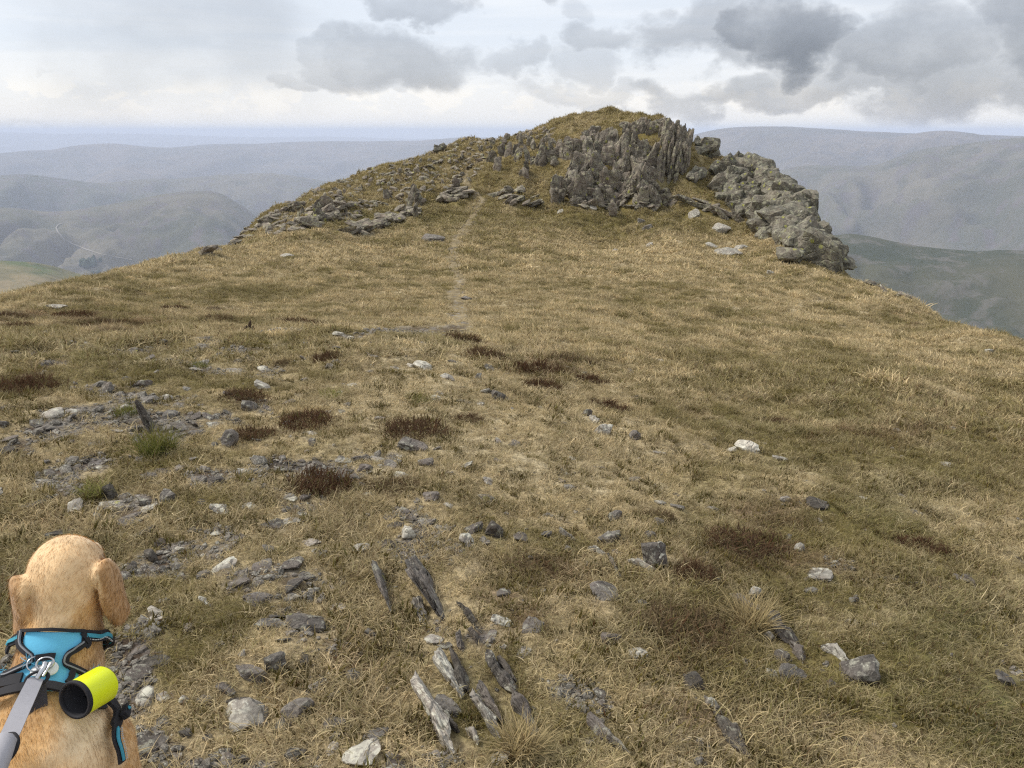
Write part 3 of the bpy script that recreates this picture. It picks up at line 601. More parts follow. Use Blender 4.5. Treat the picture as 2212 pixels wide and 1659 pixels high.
outcrop("tiny cairn of dark rocks on the skyline of the far shoulder", [(938, 312), (950, 302), (965, 304), (978, 310), (960, 314)], (9, 6), (.16, .3), (.2, .34), (.16, .3), 70, tilt=25, meshes=BLOCKS, name="boulder")
outcrop("row of small upright slates high on the shoulder between trail and crag", [(1035, 322), (1070, 305), (1110, 296), (1120, 304), (1080, 318), (1045, 332)], (14, 9), (.12, .24), (.14, .28), (.08, .16), 71, roll=0, meshes=BLADES, name="rock_blade")
outcrop("thin slates down the right-hand skyline below the block slope", [(1868, 600), (1900, 620), (1950, 640), (1990, 660), (1985, 668), (1930, 645), (1870, 612)], (22, 9), (.03, .07), (.12, .26), (.10, .18), 72, roll=15, meshes=SLABS)
# scattered fins and stones on the shoulder, too small to tell one from another
def shoulder_bits():
    r = np.random.default_rng(77); Vs, Fs, n = [], [], 0
    poly = [(520, 520), (620, 440), (720, 390), (850, 345), (1000, 298), (1190, 262), (1200, 300), (1060, 300), (1050, 360), (1000, 400), (900, 430), (780, 470), (650, 500)]
    for u, v, p in sprinkle(poly, (12, 8), .5, 78):
        if vnoise(u * .02, v * .04, seed=4) < -.5 or r.random() < .2: continue
        V, Fc = rock_shape(int(r.integers(1e6)), sub=1, planes=8, sharp=18, rough=.1, tip=.5)
        up = r.random() < .22; s = np.array([r.uniform(.08, .2), r.uniform(.05, .13), r.uniform(.10, .20)]) if up else np.array([r.uniform(.14, .34), r.uniform(.1, .2), r.uniform(.05, .1)])
        R = np.array(Euler((r.normal(0, .2), r.normal(0, .25), r.uniform(0, 6.3))).to_matrix())
        Vs.append((V * s) @ R.T + p + np.array([0, 0, s[2] * .5])); Fs.append(Fc + n); n += len(V)
    o = link("scattered_rock", np_mesh("scattered_rock", np.concatenate(Vs), np.concatenate(Fs), False, M_CRAG)); tag(o, "small slate fins and stones scattered over the grassy shoulder", kind='stuff')
shoulder_bits()

# ------------------------------------------------------------------ small things on the far fells: tracks and a valley wood
def far_details():
    hills = [o for o in bpy.data.objects if o.name.startswith('hill')]
    trees = [BVHTree.FromPolygons([v.co[:] for v in o.data.vertices], [p.vertices[:] for p in o.data.polygons]) for o in hills]
    def hit(u, v):
        d = Vector(ray(u, v)).normalized(); best = None
        for t in trees:
            l, n, i, ds = t.ray_cast(Vector((0, 0, CAMZ)), d)
            if l is not None and (best is None or ds < best[2]): best = (l, n, ds)
        return best
    m = flat_mat("track_gravel", (.30, .27, .23), .95, .1, .1, .01)
    for line, w in (([(134, 483), (126, 486), (121, 493), (126, 503), (138, 517), (158, 528), (185, 539), (215, 549), (250, 556), (290, 563)], 3.2),):
        P = []
        for k in range(len(line) - 1):
            for t in np.linspace(0, 1, 8, endpoint=False):
                h = hit(line[k][0] + (line[k + 1][0] - line[k][0]) * t, line[k][1] + (line[k + 1][1] - line[k][1]) * t)
                if h is not None and (not P or abs(h[2] - np.linalg.norm(P[-1])) < 250): P.append(np.array(h[0]) + np.array([0, 0, 2.0]))
        if len(P) < 4: continue
        P = np.array(P); up = np.array([0, -.5, .85]); T = np.gradient(P, axis=0); T /= np.linalg.norm(T, axis=1)[:, None] + 1e-9; S = np.cross(T, up); S /= np.linalg.norm(S, axis=1)[:, None]
        V = np.concatenate([P - S * w / 2, P + S * w / 2]); n = len(P); i = np.arange(n - 1)
        tag(link("track", np_mesh("track", V, np.stack([i, i + 1, i + 1 + n, i + n], 1), True, m)), kind='structure')
    wm, nt = new_mat("far_wood"); p = nd(nt, 'ShaderNodeNewGeometry').outputs['Position']; finish(nt, mix(nt, noise(nt, p, .12, 4), (.018, .03, .018), (.05, .07, .035)), .9)
    r = np.random.default_rng(44); Vs, Fs, n = [], [], 0; D, Fc = ICO[1]
    for cu, cv, ru, rv, cnt in ((188, 570, 17, 9, 60), (225, 596, 26, 5, 40), (262, 600, 22, 4, 30)):
        for k in range(cnt):
            h = hit(cu + r.normal(0, ru * .5), cv + r.normal(0, rv * .5))
            if h is None or h[2] < 2000: continue
            s = np.array([r.uniform(4, 7), r.uniform(4, 7), r.uniform(6, 11)]); Vs.append(D * s * (1 + .25 * vnoise(D[:, 0] * 2 + k, D[:, 1] * 2, D[:, 2] * 2))[:, None] + np.array(h[0]) + [0, 0, s[2] * .6]); Fs.append(Fc + n); n += len(D)
    if Vs: tag(link("far_wood", np_mesh("far_wood", np.concatenate(Vs), np.concatenate(Fs), True, wm)), "dark wood on the floor of the far valley", kind='stuff')
far_details()

# ------------------------------------------------------------------ single stones in the turf
R1 = lambda m, n, s0, **k: [rock_mesh("stone", m, seed=s0 + i, **k) for i in range(n)]
ST = {'slate': R1(M_SLATE, 8, 400, sub=3, planes=9, sharp=24, rough=.10), 'pale': R1(M_PALE, 6, 420, sub=3, planes=9, sharp=22, rough=.12),
      'dark': R1(M_DARK, 5, 440, sub=3, planes=9, sharp=24, rough=.10), 'white': R1(M_QUARTZ, 3, 460, sub=3, planes=10, sharp=20, rough=.16)}
def shard_mesh(m, seed):
    """a leaf of slate: blunt knobbly back, thin tapering ends, broken along its edge"""
    V, Fc = rock_shape(seed, sub=4, planes=11, sharp=20, rough=.08, flat=.9)
    x = V[:, 0].copy(); r = np.random.default_rng(seed); e0, e1 = r.uniform(.35, .85, 2)
    taper = np.where(x < 0, 1 - e0 * np.abs(x) ** 2.4, 1 - e1 * np.abs(x) ** 2.4)
    V[:, 1] *= taper * (1 + .30 * vnoise(x * 3 + seed, x * 0, seed=seed))
    brk = .22 * fbm(x * 2.4 + seed, x * 0, oct=2, gain=.6, seed=seed + 1) + .16 * np.round(1.6 * vnoise(x * 4.5 + seed, x * 0, seed=seed + 8))
    V[:, 2] = V[:, 2] * (.45 + .55 * taper) + brk * (V[:, 2] > 0)
    V[:, 1] += .30 * vnoise(x * 1.6 + seed, x * 0, seed=seed + 2) + .10 * np.round(2 * vnoise(V[:, 2] * 2.2 + seed, x * 1.1, seed=seed + 6)) * (V[:, 1] > 0)
    V = V + .05 * fbm(x * 6, V[:, 1] * 3 + seed, V[:, 2] * 6, 3, .6, seed + 4)[:, None] * np.array([.3, 1, 1])
    return np_mesh("slate_shard", V, Fc, False, m)
SH = {'slate': [shard_mesh(M_SLATE, 480 + i) for i in range(7)],
      'dark': [shard_mesh(M_DARK, 500 + i) for i in range(5)],
      'pale': [shard_mesh(M_PALE, 520 + i) for i in range(4)]}
LAND = []     # findable things to name the small stones by
def stone(u, v, w, h, kind, label, name="stone", group="stones lying in the turf", cat="stone", rollx=0, sink=.27):
    """v: foot of the stone in the view; w, h: its size there"""
    p = ground_at(u, v - h * .3); f = float(project(p)[2]); s = f / F
    W = w * s / 2; el = math.atan2(CAMZ - p[2], math.hypot(p[0], p[1]))
    hh = h * s                                            # seen height = depth * sin + height * cos
    D = min(W * .85, hh * .62 / max(math.sin(el), .2)) ; Hh = max(.25 * W, (hh - 2 * D * math.sin(el) * .8) / max(math.cos(el), .4) * .62)
    Hh = min(Hh * .95, 1.2 * W + .02)
    n = normal_at(p[0], p[1])
    yaw = rng.uniform(-.5, .5) + (0 if rng.random() < .5 else math.pi)
    q = Vector((0, 0, 1)).rotation_difference(n).to_matrix() @ Euler((math.radians(rng.normal(0, 6)) + rollx, math.radians(rng.normal(0, 6)), yaw)).to_matrix()
    o = link(name, ST[kind][rng.integers(len(ST[kind]))]); o.location = (p[0], p[1], p[2] + Hh * (1 - 2 * sink)); o.scale = (W, D, Hh); o.rotation_euler = q.to_euler()
    tag(o, label, cat, group); FOOT.append((p[0], p[1], (W + D) / 2 * .98)); return o
def shard(u0, v0, u1, v1, wpx, kind, label, hfac=.33, lean=None):
    a, b = ground_at(u0, v0), ground_at(u1, v1); c = (a + b) / 2; f = float(project(c)[2])
    L = np.linalg.norm(b - a) / 2; T = max(.012, wpx * f / F / 2 * 1.05); d = b - a
    yaw = math.atan2(d[1], d[0]); pitch = -math.asin(max(-.5, min(.5, d[2] / (2 * L))))
    hh = max(.025, hfac * L * .85)
    o = link("slate_shard", SH[kind][rng.integers(len(SH[kind]))]); o.location = (c[0], c[1], c[2] + hh * .28); o.scale = (L * 1.05, T, hh)
    o.rotation_euler = (lean if lean is not None else math.radians(rng.uniform(12, 30)), pitch, yaw)
    tag(o, label, "shard", "slate shards standing on edge in the grass")
    for t in (-.7, -.25, .25, .7): FOOT.append((*(c + d * t / 2)[:2], T * 1.7))
    return o
G_ = [
 # u, foot v, w, h, kind, label
 (665, 1372, 104, 62, 'slate', "broad flat slate with pale flecks set in dry grass beside the dog"),
 (593, 1458, 52, 58, 'slate', "mottled purple-grey stone flush with the turf below the broad flecked slate"),
 (525, 1420, 20, 18, 'pale', "small round pale pebble by the mottled purple-grey stone"),
 (532, 1580, 104, 76, 'pale', "pale wedge-shaped slab with rusty stain near the dog's haunch"),
 (394, 1524, 27, 24, 'pale', "small ochre-tinged stone between the dog and the rust-stained slab"),
 (442, 1530, 44, 32, 'slate', "grey rounded stone touching the gravel above the rust-stained slab"),
 (358, 1516, 42, 26, 'pale', "tilted pale splinter of slate nearest the dog's shoulder strap"),
 (403, 1592, 30, 22, 'slate', "grey stone in the gravel by the dog's knee"),
 (450, 1602, 26, 18, 'slate', "smaller grey stone just right of the one by the dog's knee"),
 (780, 1650, 90, 54, 'pale', "big flat pale stone cut off low at the bottom edge of the view"),
 (855, 1659, 46, 32, 'dark', "dark stone at the bottom edge beside the big flat pale stone"),
 (528, 1656, 26, 30, 'slate', "small upright stone at the bottom edge right of the dog"),
 (802, 1386, 30, 30, 'slate', "lilac stone with a spot of lichen in tufted grass"),
 (932, 1390, 56, 20, 'pale', "long pale stone lying across the foot of the twin shards"),
 (880, 1172, 36, 38, 'white', "bright white lichen-crusted stone standing out in the brown turf"),
 (838, 1186, 44, 26, 'dark', "dark jumbled stone under the bright white one"),
 (673, 1182, 44, 24, 'pale', "grey stone with a white patch, alone in the straw grass"),
 (778, 1194, 62, 20, 'pale', "long low pale stone sunk in grass near the white one"),
 (464, 1160, 32, 16, 'pale', "pale flat stone close behind the dog's head"),
 (423, 1152, 36, 16, 'slate', "grey flat stone next to the pale one behind the dog's head"),
 (276, 1142, 56, 28, 'slate', "broad weathered stone just above the dog's head"),
 (247, 1102, 60, 30, 'pale', "pale stone with white top leaning on another, above the dog"),
 (238, 1082, 36, 40, 'dark', "upright pointed grey stone above the dog"),
 (130, 1168, 60, 32, 'dark', "dark stone half hidden beyond the dog's left ear"),
 (70, 1098, 44, 18, 'slate', "flat stone at the left edge above the dog"),
 (442, 1252, 34, 24, 'slate', "grey stone in open grass right of the dog's ear"),
 (329, 1222, 32, 36, 'dark', "dark broken stone beside the dog's right ear"),
 (1303, 1302, 88, 54, 'slate', "smooth domed lilac-grey boulder with a green lichen cap"),
 (1412, 1240, 60, 76, 'slate', "tall tilted slab standing beside a dark heather patch"),
 (1404, 1166, 26, 22, 'slate', "small knobbly stone behind the tall tilted slab"),
 (1315, 1186, 52, 44, 'slate', "rough grey stone in a hollow of bare soil uphill of the domed boulder"),
 (1180, 1164, 26, 20, 'slate', "small grey stone at the end of the thin curving rock rib"),
 (1066, 1164, 44, 44, 'dark', "clump of dark broken slate poking up from bare soil"),
 (1326, 1398, 52, 42, 'slate', "blocky grey stone above the one with a yellow lichen disc"),
 (1378, 1430, 46, 34, 'pale', "pale stone carrying a yellow-green lichen disc"),
 (1385, 1306, 28, 14, 'slate', "low grey stone in grass just below the domed boulder"),
 (1502, 1494, 54, 46, 'dark', "dark jagged stone with a bright lichen spot in rough grass"),
 (1541, 1254, 30, 16, 'pale', "rounded pale stone at the rim of the dark heather"),
 (1630, 1300, 30, 38, 'pale', "small upright pale stone above the long curved rib"),
 (1662, 1394, 26, 34, 'pale', "pale stone tucked against the long curved rib"),
 (1687, 1438, 34, 34, 'dark', "dark stone in the hollow of the long curved rib"),
 (1712, 1484, 62, 54, 'slate', "rounded boulder at the lower end of the long curved rib"),
 (1672, 1466, 36, 26, 'pale', "pinkish-white stone beside the rounded boulder of the rib"),
 (1848, 1486, 92, 84, 'slate', "largest grey boulder on the right, with white and yellow lichen"),
 (1794, 1490, 26, 24, 'slate', "small stone in the grass at the foot of the largest boulder"),
 (1773, 1254, 60, 30, 'pale', "white-topped stone beyond the reddish heather patch"),
 (1726, 1200, 28, 30, 'pale', "pale knob of rock at the edge of the reddish heather"),
 (1703, 1172, 12, 18, 'slate', "narrow stone just above the pale knob by the heather"),
 (1843, 1306, 20, 20, 'slate', "lone round stone in the grass on the right"),
 (1763, 1096, 52, 15, 'dark', "flat dark slab on the open right-hand grass"),
 (1866, 1080, 26, 10, 'pale', "thin pale sliver of stone on the open right-hand grass"),
 (2078, 1258, 42, 18, 'slate', "half-buried slate near the right edge"),
 (2172, 1478, 48, 28, 'slate', "grey stone at the right edge low in the view"),
 (1426, 1092, 26, 14, 'pale', "pale stone fringed with moss in mid turf"),
 (1612, 988, 52, 40, 'white', "large white quartz-like stone out on the open slope"),
 (1582, 980, 28, 18, 'white', "low white stone leaning on the large white one"),
 (1684, 998, 38, 18, 'pale', "small pale stone a pace from the large white one"),
 (2047, 1012, 38, 18, 'pale', "pale stone on the far right of the open slope"),
 (2136, 766, 18, 13, 'pale', "solitary white stone near the right-hand skyline"),
 (912, 808, 42, 30, 'white', "white jagged stone on the brow of the near hump"),
 (888, 796, 22, 12, 'white', "small white stone left of the jagged white one"),
 (966, 824, 34, 20, 'pale', "pale stone on the brow right of the jagged white one"),
 (1033, 826, 15, 24, 'pale', "small upright stone on the brow"),
 (1080, 872, 34, 30, 'slate', "weathered rock at the upper end of a broken rib"),
 (1050, 852, 24, 16, 'pale', "pale stone at the start of the broken rib on the brow"),
 (1268, 904, 22, 22, 'slate', "small grey stone beginning the lichened rib"),
 (1302, 952, 44, 44, 'pale', "lumpy pale rock at the lower end of the lichened rib"),
 (497, 976, 38, 48, 'slate', "upright blocky stone with a notch, beside rusty heather"),
 (893, 972, 72, 28, 'slate', "flat-topped slab in front of the red-brown heather"),
 (917, 1010, 42, 26, 'slate', "grey stone below the flat-topped slab"),
 (470, 1054, 42, 30, 'slate', "squat square stone in the stony turf"),
 (1057, 1088, 52, 18, 'slate', "low grey stone in the middle of the straw turf"),
 (740, 1004, 40, 20, 'pale', "pale stone at the top of the patch by the dark heather cushion"),
 (790, 1020, 34, 22, 'slate', "flat grey stone right of the dark heather cushion"),
 (770, 1036, 40, 16, 'slate', "thin flat stone touching the dark heather cushion"),
 (610, 1020, 44, 14, 'slate', "thin slab left of the dark heather cushion"),
 (527, 1030, 30, 22, 'pale', "pale stone in the scatter above the squat square one"),
 (120, 900, 60, 14, 'pale', "flat reddish slab on the left of the stony ground"),
 (195, 852, 20, 14, 'slate', "grey cobble on the stony ground at the left"),
 (510, 806, 40, 14, 'pale', "long pale stone pointing along the brow"),
 (425, 802, 30, 10, 'pale', "pale flat stone behind a tuft on the brow"),
 (565, 842, 40, 20, 'pale', "pale broken stone above the reddish heather tuft"),
 (730, 728, 36, 14, 'white', "white stone in the cluster at the end of the side path"),
 (758, 734, 20, 10, 'white', "smaller white stone in the cluster at the end of the side path"),
 (588, 724, 20, 14, 'slate', "dark upright stone near the peat stump"),
 (606, 716, 18, 10, 'pale', "pale stone right of the peat stump"),
 (120, 666, 44, 8, 'pale', "flat pale rock near the left skyline"),
 (935, 520, 52, 13, 'slate', "flat slate ledge lying in the grass beside the trail"),
 (1385, 490, 20, 18, 'slate', "upper of a pair of rocks on the slope below the crag"),
 (1398, 500, 26, 14, 'slate', "lower of a pair of rocks on the slope below the crag"),
 (1404, 537, 16, 12, 'pale', "white-spotted rock alone below the pair of rocks"),
 (1558, 508, 46, 26, 'pale', "big pale stone below the line of long slabs"),
 (1575, 552, 60, 12, 'pale', "long pale slab low on the right of the knoll"),
 (1540, 536, 38, 10, 'pale', "thin pale slab left of the long one"),
 (1598, 540, 30, 12, 'pale', "pale slab above the long one on the right of the knoll"),
 (1663, 596, 18, 12, 'white', "white stone below the block slope"),
 (1655, 604, 30, 7, 'pale', "flat pale stone just under the white one below the block slope"),
 (620, 556, 34, 8, 'pale', "pale slab in the grass near the left skyline"),
 (1010, 648, 28, 7, 'slate', "flat stone right beside the trail in the hollow"),
 (1330, 545, 14, 8, 'pale', "tiny pale stone on the slope between trail and pair of rocks"),
 (1500, 470, 30, 12, 'pale', "pale stone just below the crag's right foot"),
 (1280, 455, 22, 10, 'pale', "flat pale stone at the very foot of the crag"),
 (1210, 462, 16, 8, 'pale', "small pale stone in front of the crag's left foot"),
]
for u, v, w, h, k, lab in G_:
    stone(u, v, w, h, k, lab); LAND.append((u, v, lab))
S_ = [
 (812, 1222, 850, 1335, 18, 'slate', "thin wavy shard left of the twin shards, running downhill", .3),
 (894, 1228, 942, 1345, 36, 'slate', "taller of the twin shards with a white-flecked point", .75),
 (900, 1300, 912, 1352, 26, 'pale', "short front shard of the twin pair", .55),
 (984, 1300, 1042, 1368, 12, 'dark', "thin dark rib right of the twin shards", .25),
 (990, 1372, 998, 1408, 12, 'slate', "small fin above the big shard cluster, left one", .8),
 (1022, 1362, 1030, 1394, 10, 'dark', "small fin above the big shard cluster, right one", .8),
 (934, 1416, 996, 1508, 34, 'pale', "upper left shard of the cluster with a white-crusted top", .45),
 (976, 1414, 1014, 1506, 20, 'dark', "dark shard pressed against the white-crusted one", .35),
 (1046, 1414, 1116, 1506, 28, 'slate', "long upper right shard of the cluster with a lichen spot", .4),
 (1076, 1426, 1112, 1482, 20, 'dark', "dark short shard behind the long upper right one", .5),
 (904, 1480, 984, 1636, 38, 'pale', "longest shard of the cluster, at its lower left", .36),
 (954, 1542, 994, 1588, 20, 'slate', "short shard leaning on the longest one", .4),
 (1034, 1484, 1090, 1570, 26, 'slate', "upper of the two parallel shards in the middle of the cluster", .42),
 (1026, 1508, 1082, 1600, 26, 'pale', "lower of the two parallel shards in the middle of the cluster", .42),
 (1108, 1506, 1156, 1590, 30, 'slate', "shard beside the gravel, at the right end of the cluster", .45),
 (1018, 1578, 1036, 1618, 18, 'pale', "stubby pale shard below the parallel pair", .5),
 (1262, 1545, 1362, 1634, 30, 'slate', "long mottled shard right of the gravel patch", .3),
 (1312, 1200, 1342, 1258, 10, 'dark', "thin curving rock rib above the domed boulder, lower part", .25),
 (1270, 1186, 1312, 1204, 10, 'pale', "thin curving rock rib above the domed boulder, middle part", .2),
 (1206, 1148, 1244, 1172, 12, 'slate', "thin curving rock rib above the domed boulder, upper part", .3),
 (1356, 1210, 1420, 1238, 14, 'pale', "low rib in front of the tall tilted slab", .2),
 (1522, 1512, 1560, 1545, 18, 'pale', "upper piece of the broken shard low on the right", .4),
 (1540, 1540, 1620, 1640, 36, 'dark', "lower, larger piece of the broken shard low on the right", .3),
 (1570, 1288, 1662, 1330, 16, 'slate', "long curved rib, thin upper end", .2),
 (1655, 1325, 1722, 1400, 34, 'slate', "long curved rib, thick middle", .35),
 (1708, 1388, 1738, 1434, 26, 'slate', "long curved rib, lower end", .4),
 (1782, 1394, 1834, 1436, 30, 'pale', "tapering ridge of rock leading to the largest boulder", .3),
 (318, 905, 322, 938, 14, 'dark', "dark thin spike of rock behind the green rush tuft", 1.1),
 (2080, 1246, 2110, 1275, 12, 'dark', "thin rib of rock near the right edge", .2),
 (1100, 868, 1060, 848, 12, 'slate', "low weathered rib on the brow of the hump", .3),
 (1290, 916, 1272, 900, 14, 'pale', "lichened rib running down the slope, upper piece", .4),
]
for u0, v0, u1, v1, w, k, lab, hf in S_:
    shard(u0, v0, u1, v1, w, k, lab, hf); LAND.append(((u0 + u1) / 2, (v0 + v1) / 2, lab))
# old heather stump, the dark peg of the photo's left middle ground
def stump():
    e = empty("peat_stump", ground_at(540, 718)); tag(e, "dark ragged stump of peat and roots sticking up on the near brow", "stump")
    for i in range(5):
        a = i * 1.3; me = rock_mesh("root", M_PEAT, seed=600 + i, sub=2, planes=7, sharp=12, rough=.2, tip=.5)
        o = link("root", me, e); s = .085 if i == 0 else .045; o.location = (.06 * math.cos(a) * (i > 0), .05 * math.sin(a) * (i > 0), s * .7); o.scale = (.022, .02, s); o.rotation_euler = (.3 * math.sin(a), .3 * math.cos(a), a)
M_PEAT = flat_mat("peat", (.07, .05, .035), .95, .1, .4, 12)
stump()

# ---- many smaller stones of the stony turf, each named by the nearest thing one can find
def small_stones():
    r = np.random.default_rng(5); out = []
    tries = 0
    while len(out) < 215 and tries < 6000:
        tries += 1
        if r.random() < .62: u, v = r.uniform(-20, 1150), 740 + 900 * r.random() ** 1.25
        else: u, v = r.uniform(-20, 1500), 745 + 460 * r.random()
        if u < 300 and v > 1140: continue
        p = ground_at(u, v); c, b, br, pa = cover(np.array([p[0]]), np.array([p[1]]), np.array([p[2]]))
        if r.random() > .12 + .88 * b[0]: continue
        if any(abs(u - q[0]) < 26 and abs(v - q[1]) < 14 for q in out) or any(abs(u - q[0]) < 30 and abs(v - q[1]) < 22 for q in LAND): continue
        out.append((u, v, p, b[0]))
    out = [(u, v, p) for u, v, p, b in out]
    r2 = np.random.default_rng(6)
    rows = []
    for u, v, p in out:
        f = float(project(p)[2]); w = r2.uniform(.022, .06) * (1.0 + .14 * f); ar = r2.uniform(.45, .95); hk = r2.choice([.16, .26, .45, .7], p=[.42, .36, .16, .06]); kind = r2.choice(['slate', 'slate', 'pale', 'dark'], p=[.42, .24, .29, .05])
        shape = 'flat' if hk < .25 else 'low' if hk < .4 else 'blocky' if hk < .6 else 'upright'
        tone = {'slate': 'grey', 'pale': 'pale', 'dark': 'dark'}[kind]
        k = min(range(len(LAND)), key=lambda i: math.hypot(LAND[i][0] - u, (LAND[i][1] - v) * 1.3)); lu, lv, ll = LAND[k]
        side = ('above' if v < lv else 'below') if abs(v - lv) * 1.3 > abs(u - lu) else ('left of' if u < lu else 'right of')
        rows.append([u, v, p, w, ar, hk, kind, shape, tone, k, side, math.hypot(lu - u, lv - v)])
    seen = {}
    for row in sorted(rows, key=lambda q: q[-1]):
        u, v, p, w, ar, hk, kind, shape, tone, k, side, dist = row
        noun = LAND[k][2].split(',')[0].split(' with ')[0].split(' beside ')[0].split(' standing ')[0].split(' in ')[0].split(' near ')[0]
        key = (shape, tone, side, noun); seen[key] = seen.get(key, 0) + 1
        pre = {1: '', 2: 'second ', 3: 'third ', 4: 'fourth '}.get(seen[key], 'farther ')
        lab = f"{pre}{'little' if w < .07 else 'fist-sized'} {shape} {tone} stone {side} the {noun}"
        me = ST[kind][r2.integers(len(ST[kind]))]; o = link("stone", me); W = w / 2 * 1.3; Hh = W * hk
        n = normal_at(p[0], p[1]); q = Vector((0, 0, 1)).rotation_difference(n).to_matrix() @ Euler((r2.normal(0, .18), r2.normal(0, .18), r2.uniform(0, 6.3))).to_matrix()
        o.location = (p[0], p[1], p[2] + Hh * .25); o.scale = (W, W * ar, Hh); o.rotation_euler = q.to_euler()
        tag(o, ' '.join(lab.split()[:16]), "stone", "small stones of the stony turf"); FOOT.append((p[0], p[1], W * .9))
small_stones()

# ------------------------------------------------------------------ the dog
def surface_nets(f, lo, hi, h):
    n = [int(math.ceil((hi[i] - lo[i]) / h)) + 1 for i in range(3)]
    ax = [lo[i] + h * np.arange(n[i]) for i in range(3)]
    G = np.empty(n)
    for i, x in enumerate(ax[0]):
        Y, Z = np.meshgrid(ax[1], ax[2], indexing='ij'); G[i] = f(np.full_like(Y, x), Y, Z)
    ins = G < 0
    cs = np.zeros([k - 1 for k in n], int)
    for a in (0, 1):
        for b in (0, 1):
            for c in (0, 1): cs += ins[a:n[0] - 1 + a, b:n[1] - 1 + b, c:n[2] - 1 + c]
    act = (cs > 0) & (cs < 8)
    idx = -np.ones(act.shape, int); idx[act] = np.arange(act.sum())
    I = np.argwhere(act); acc = np.zeros((len(I), 3)); cnt = np.zeros(len(I))
    cor = [(a, b, c) for a in (0, 1) for b in (0, 1) for c in (0, 1)]
    for p in cor:
        for q in cor:
            if sum(q) - sum(p) == 1 and all(q[k] >= p[k] for k in range(3)):
                g0 = G[I[:, 0] + p[0], I[:, 1] + p[1], I[:, 2] + p[2]]; g1 = G[I[:, 0] + q[0], I[:, 1] + q[1], I[:, 2] + q[2]]
                x = (g0 < 0) != (g1 < 0); t = np.where(x, g0 / np.where(x, g0 - g1, 1), 0)
                pos = np.array(p) + t[:, None] * (np.array(q) - np.array(p))
                acc += pos * x[:, None]; cnt += x
    V = np.array(lo) + h * (I + acc / cnt[:, None])
    Q = []
    for k in range(3):
        u, w = (k + 1) % 3, (k + 2) % 3
        sl = lambda d: tuple(slice(1 if m in (u, w) else 0, n[m] - 1) if m != k else slice(0 + d, n[m] - 1 + d) for m in range(3))
        a0, a1 = ins[sl(0)], ins[sl(1)]
        E = np.argwhere(a0 != a1); s = a0[tuple(E.T)]
        E = E + np.array([0 if m == k else 1 for m in range(3)])
        def cell(du, dw):
            e = E.copy(); e[:, u] += du; e[:, w] += dw; return idx[tuple(e.T)]
        q = np.stack([cell(-1, -1), cell(0, -1), cell(0, 0), cell(-1, 0)], 1)
        q[~s] = q[~s][:, ::-1]; Q.append(q)
    return V, np.concatenate(Q)

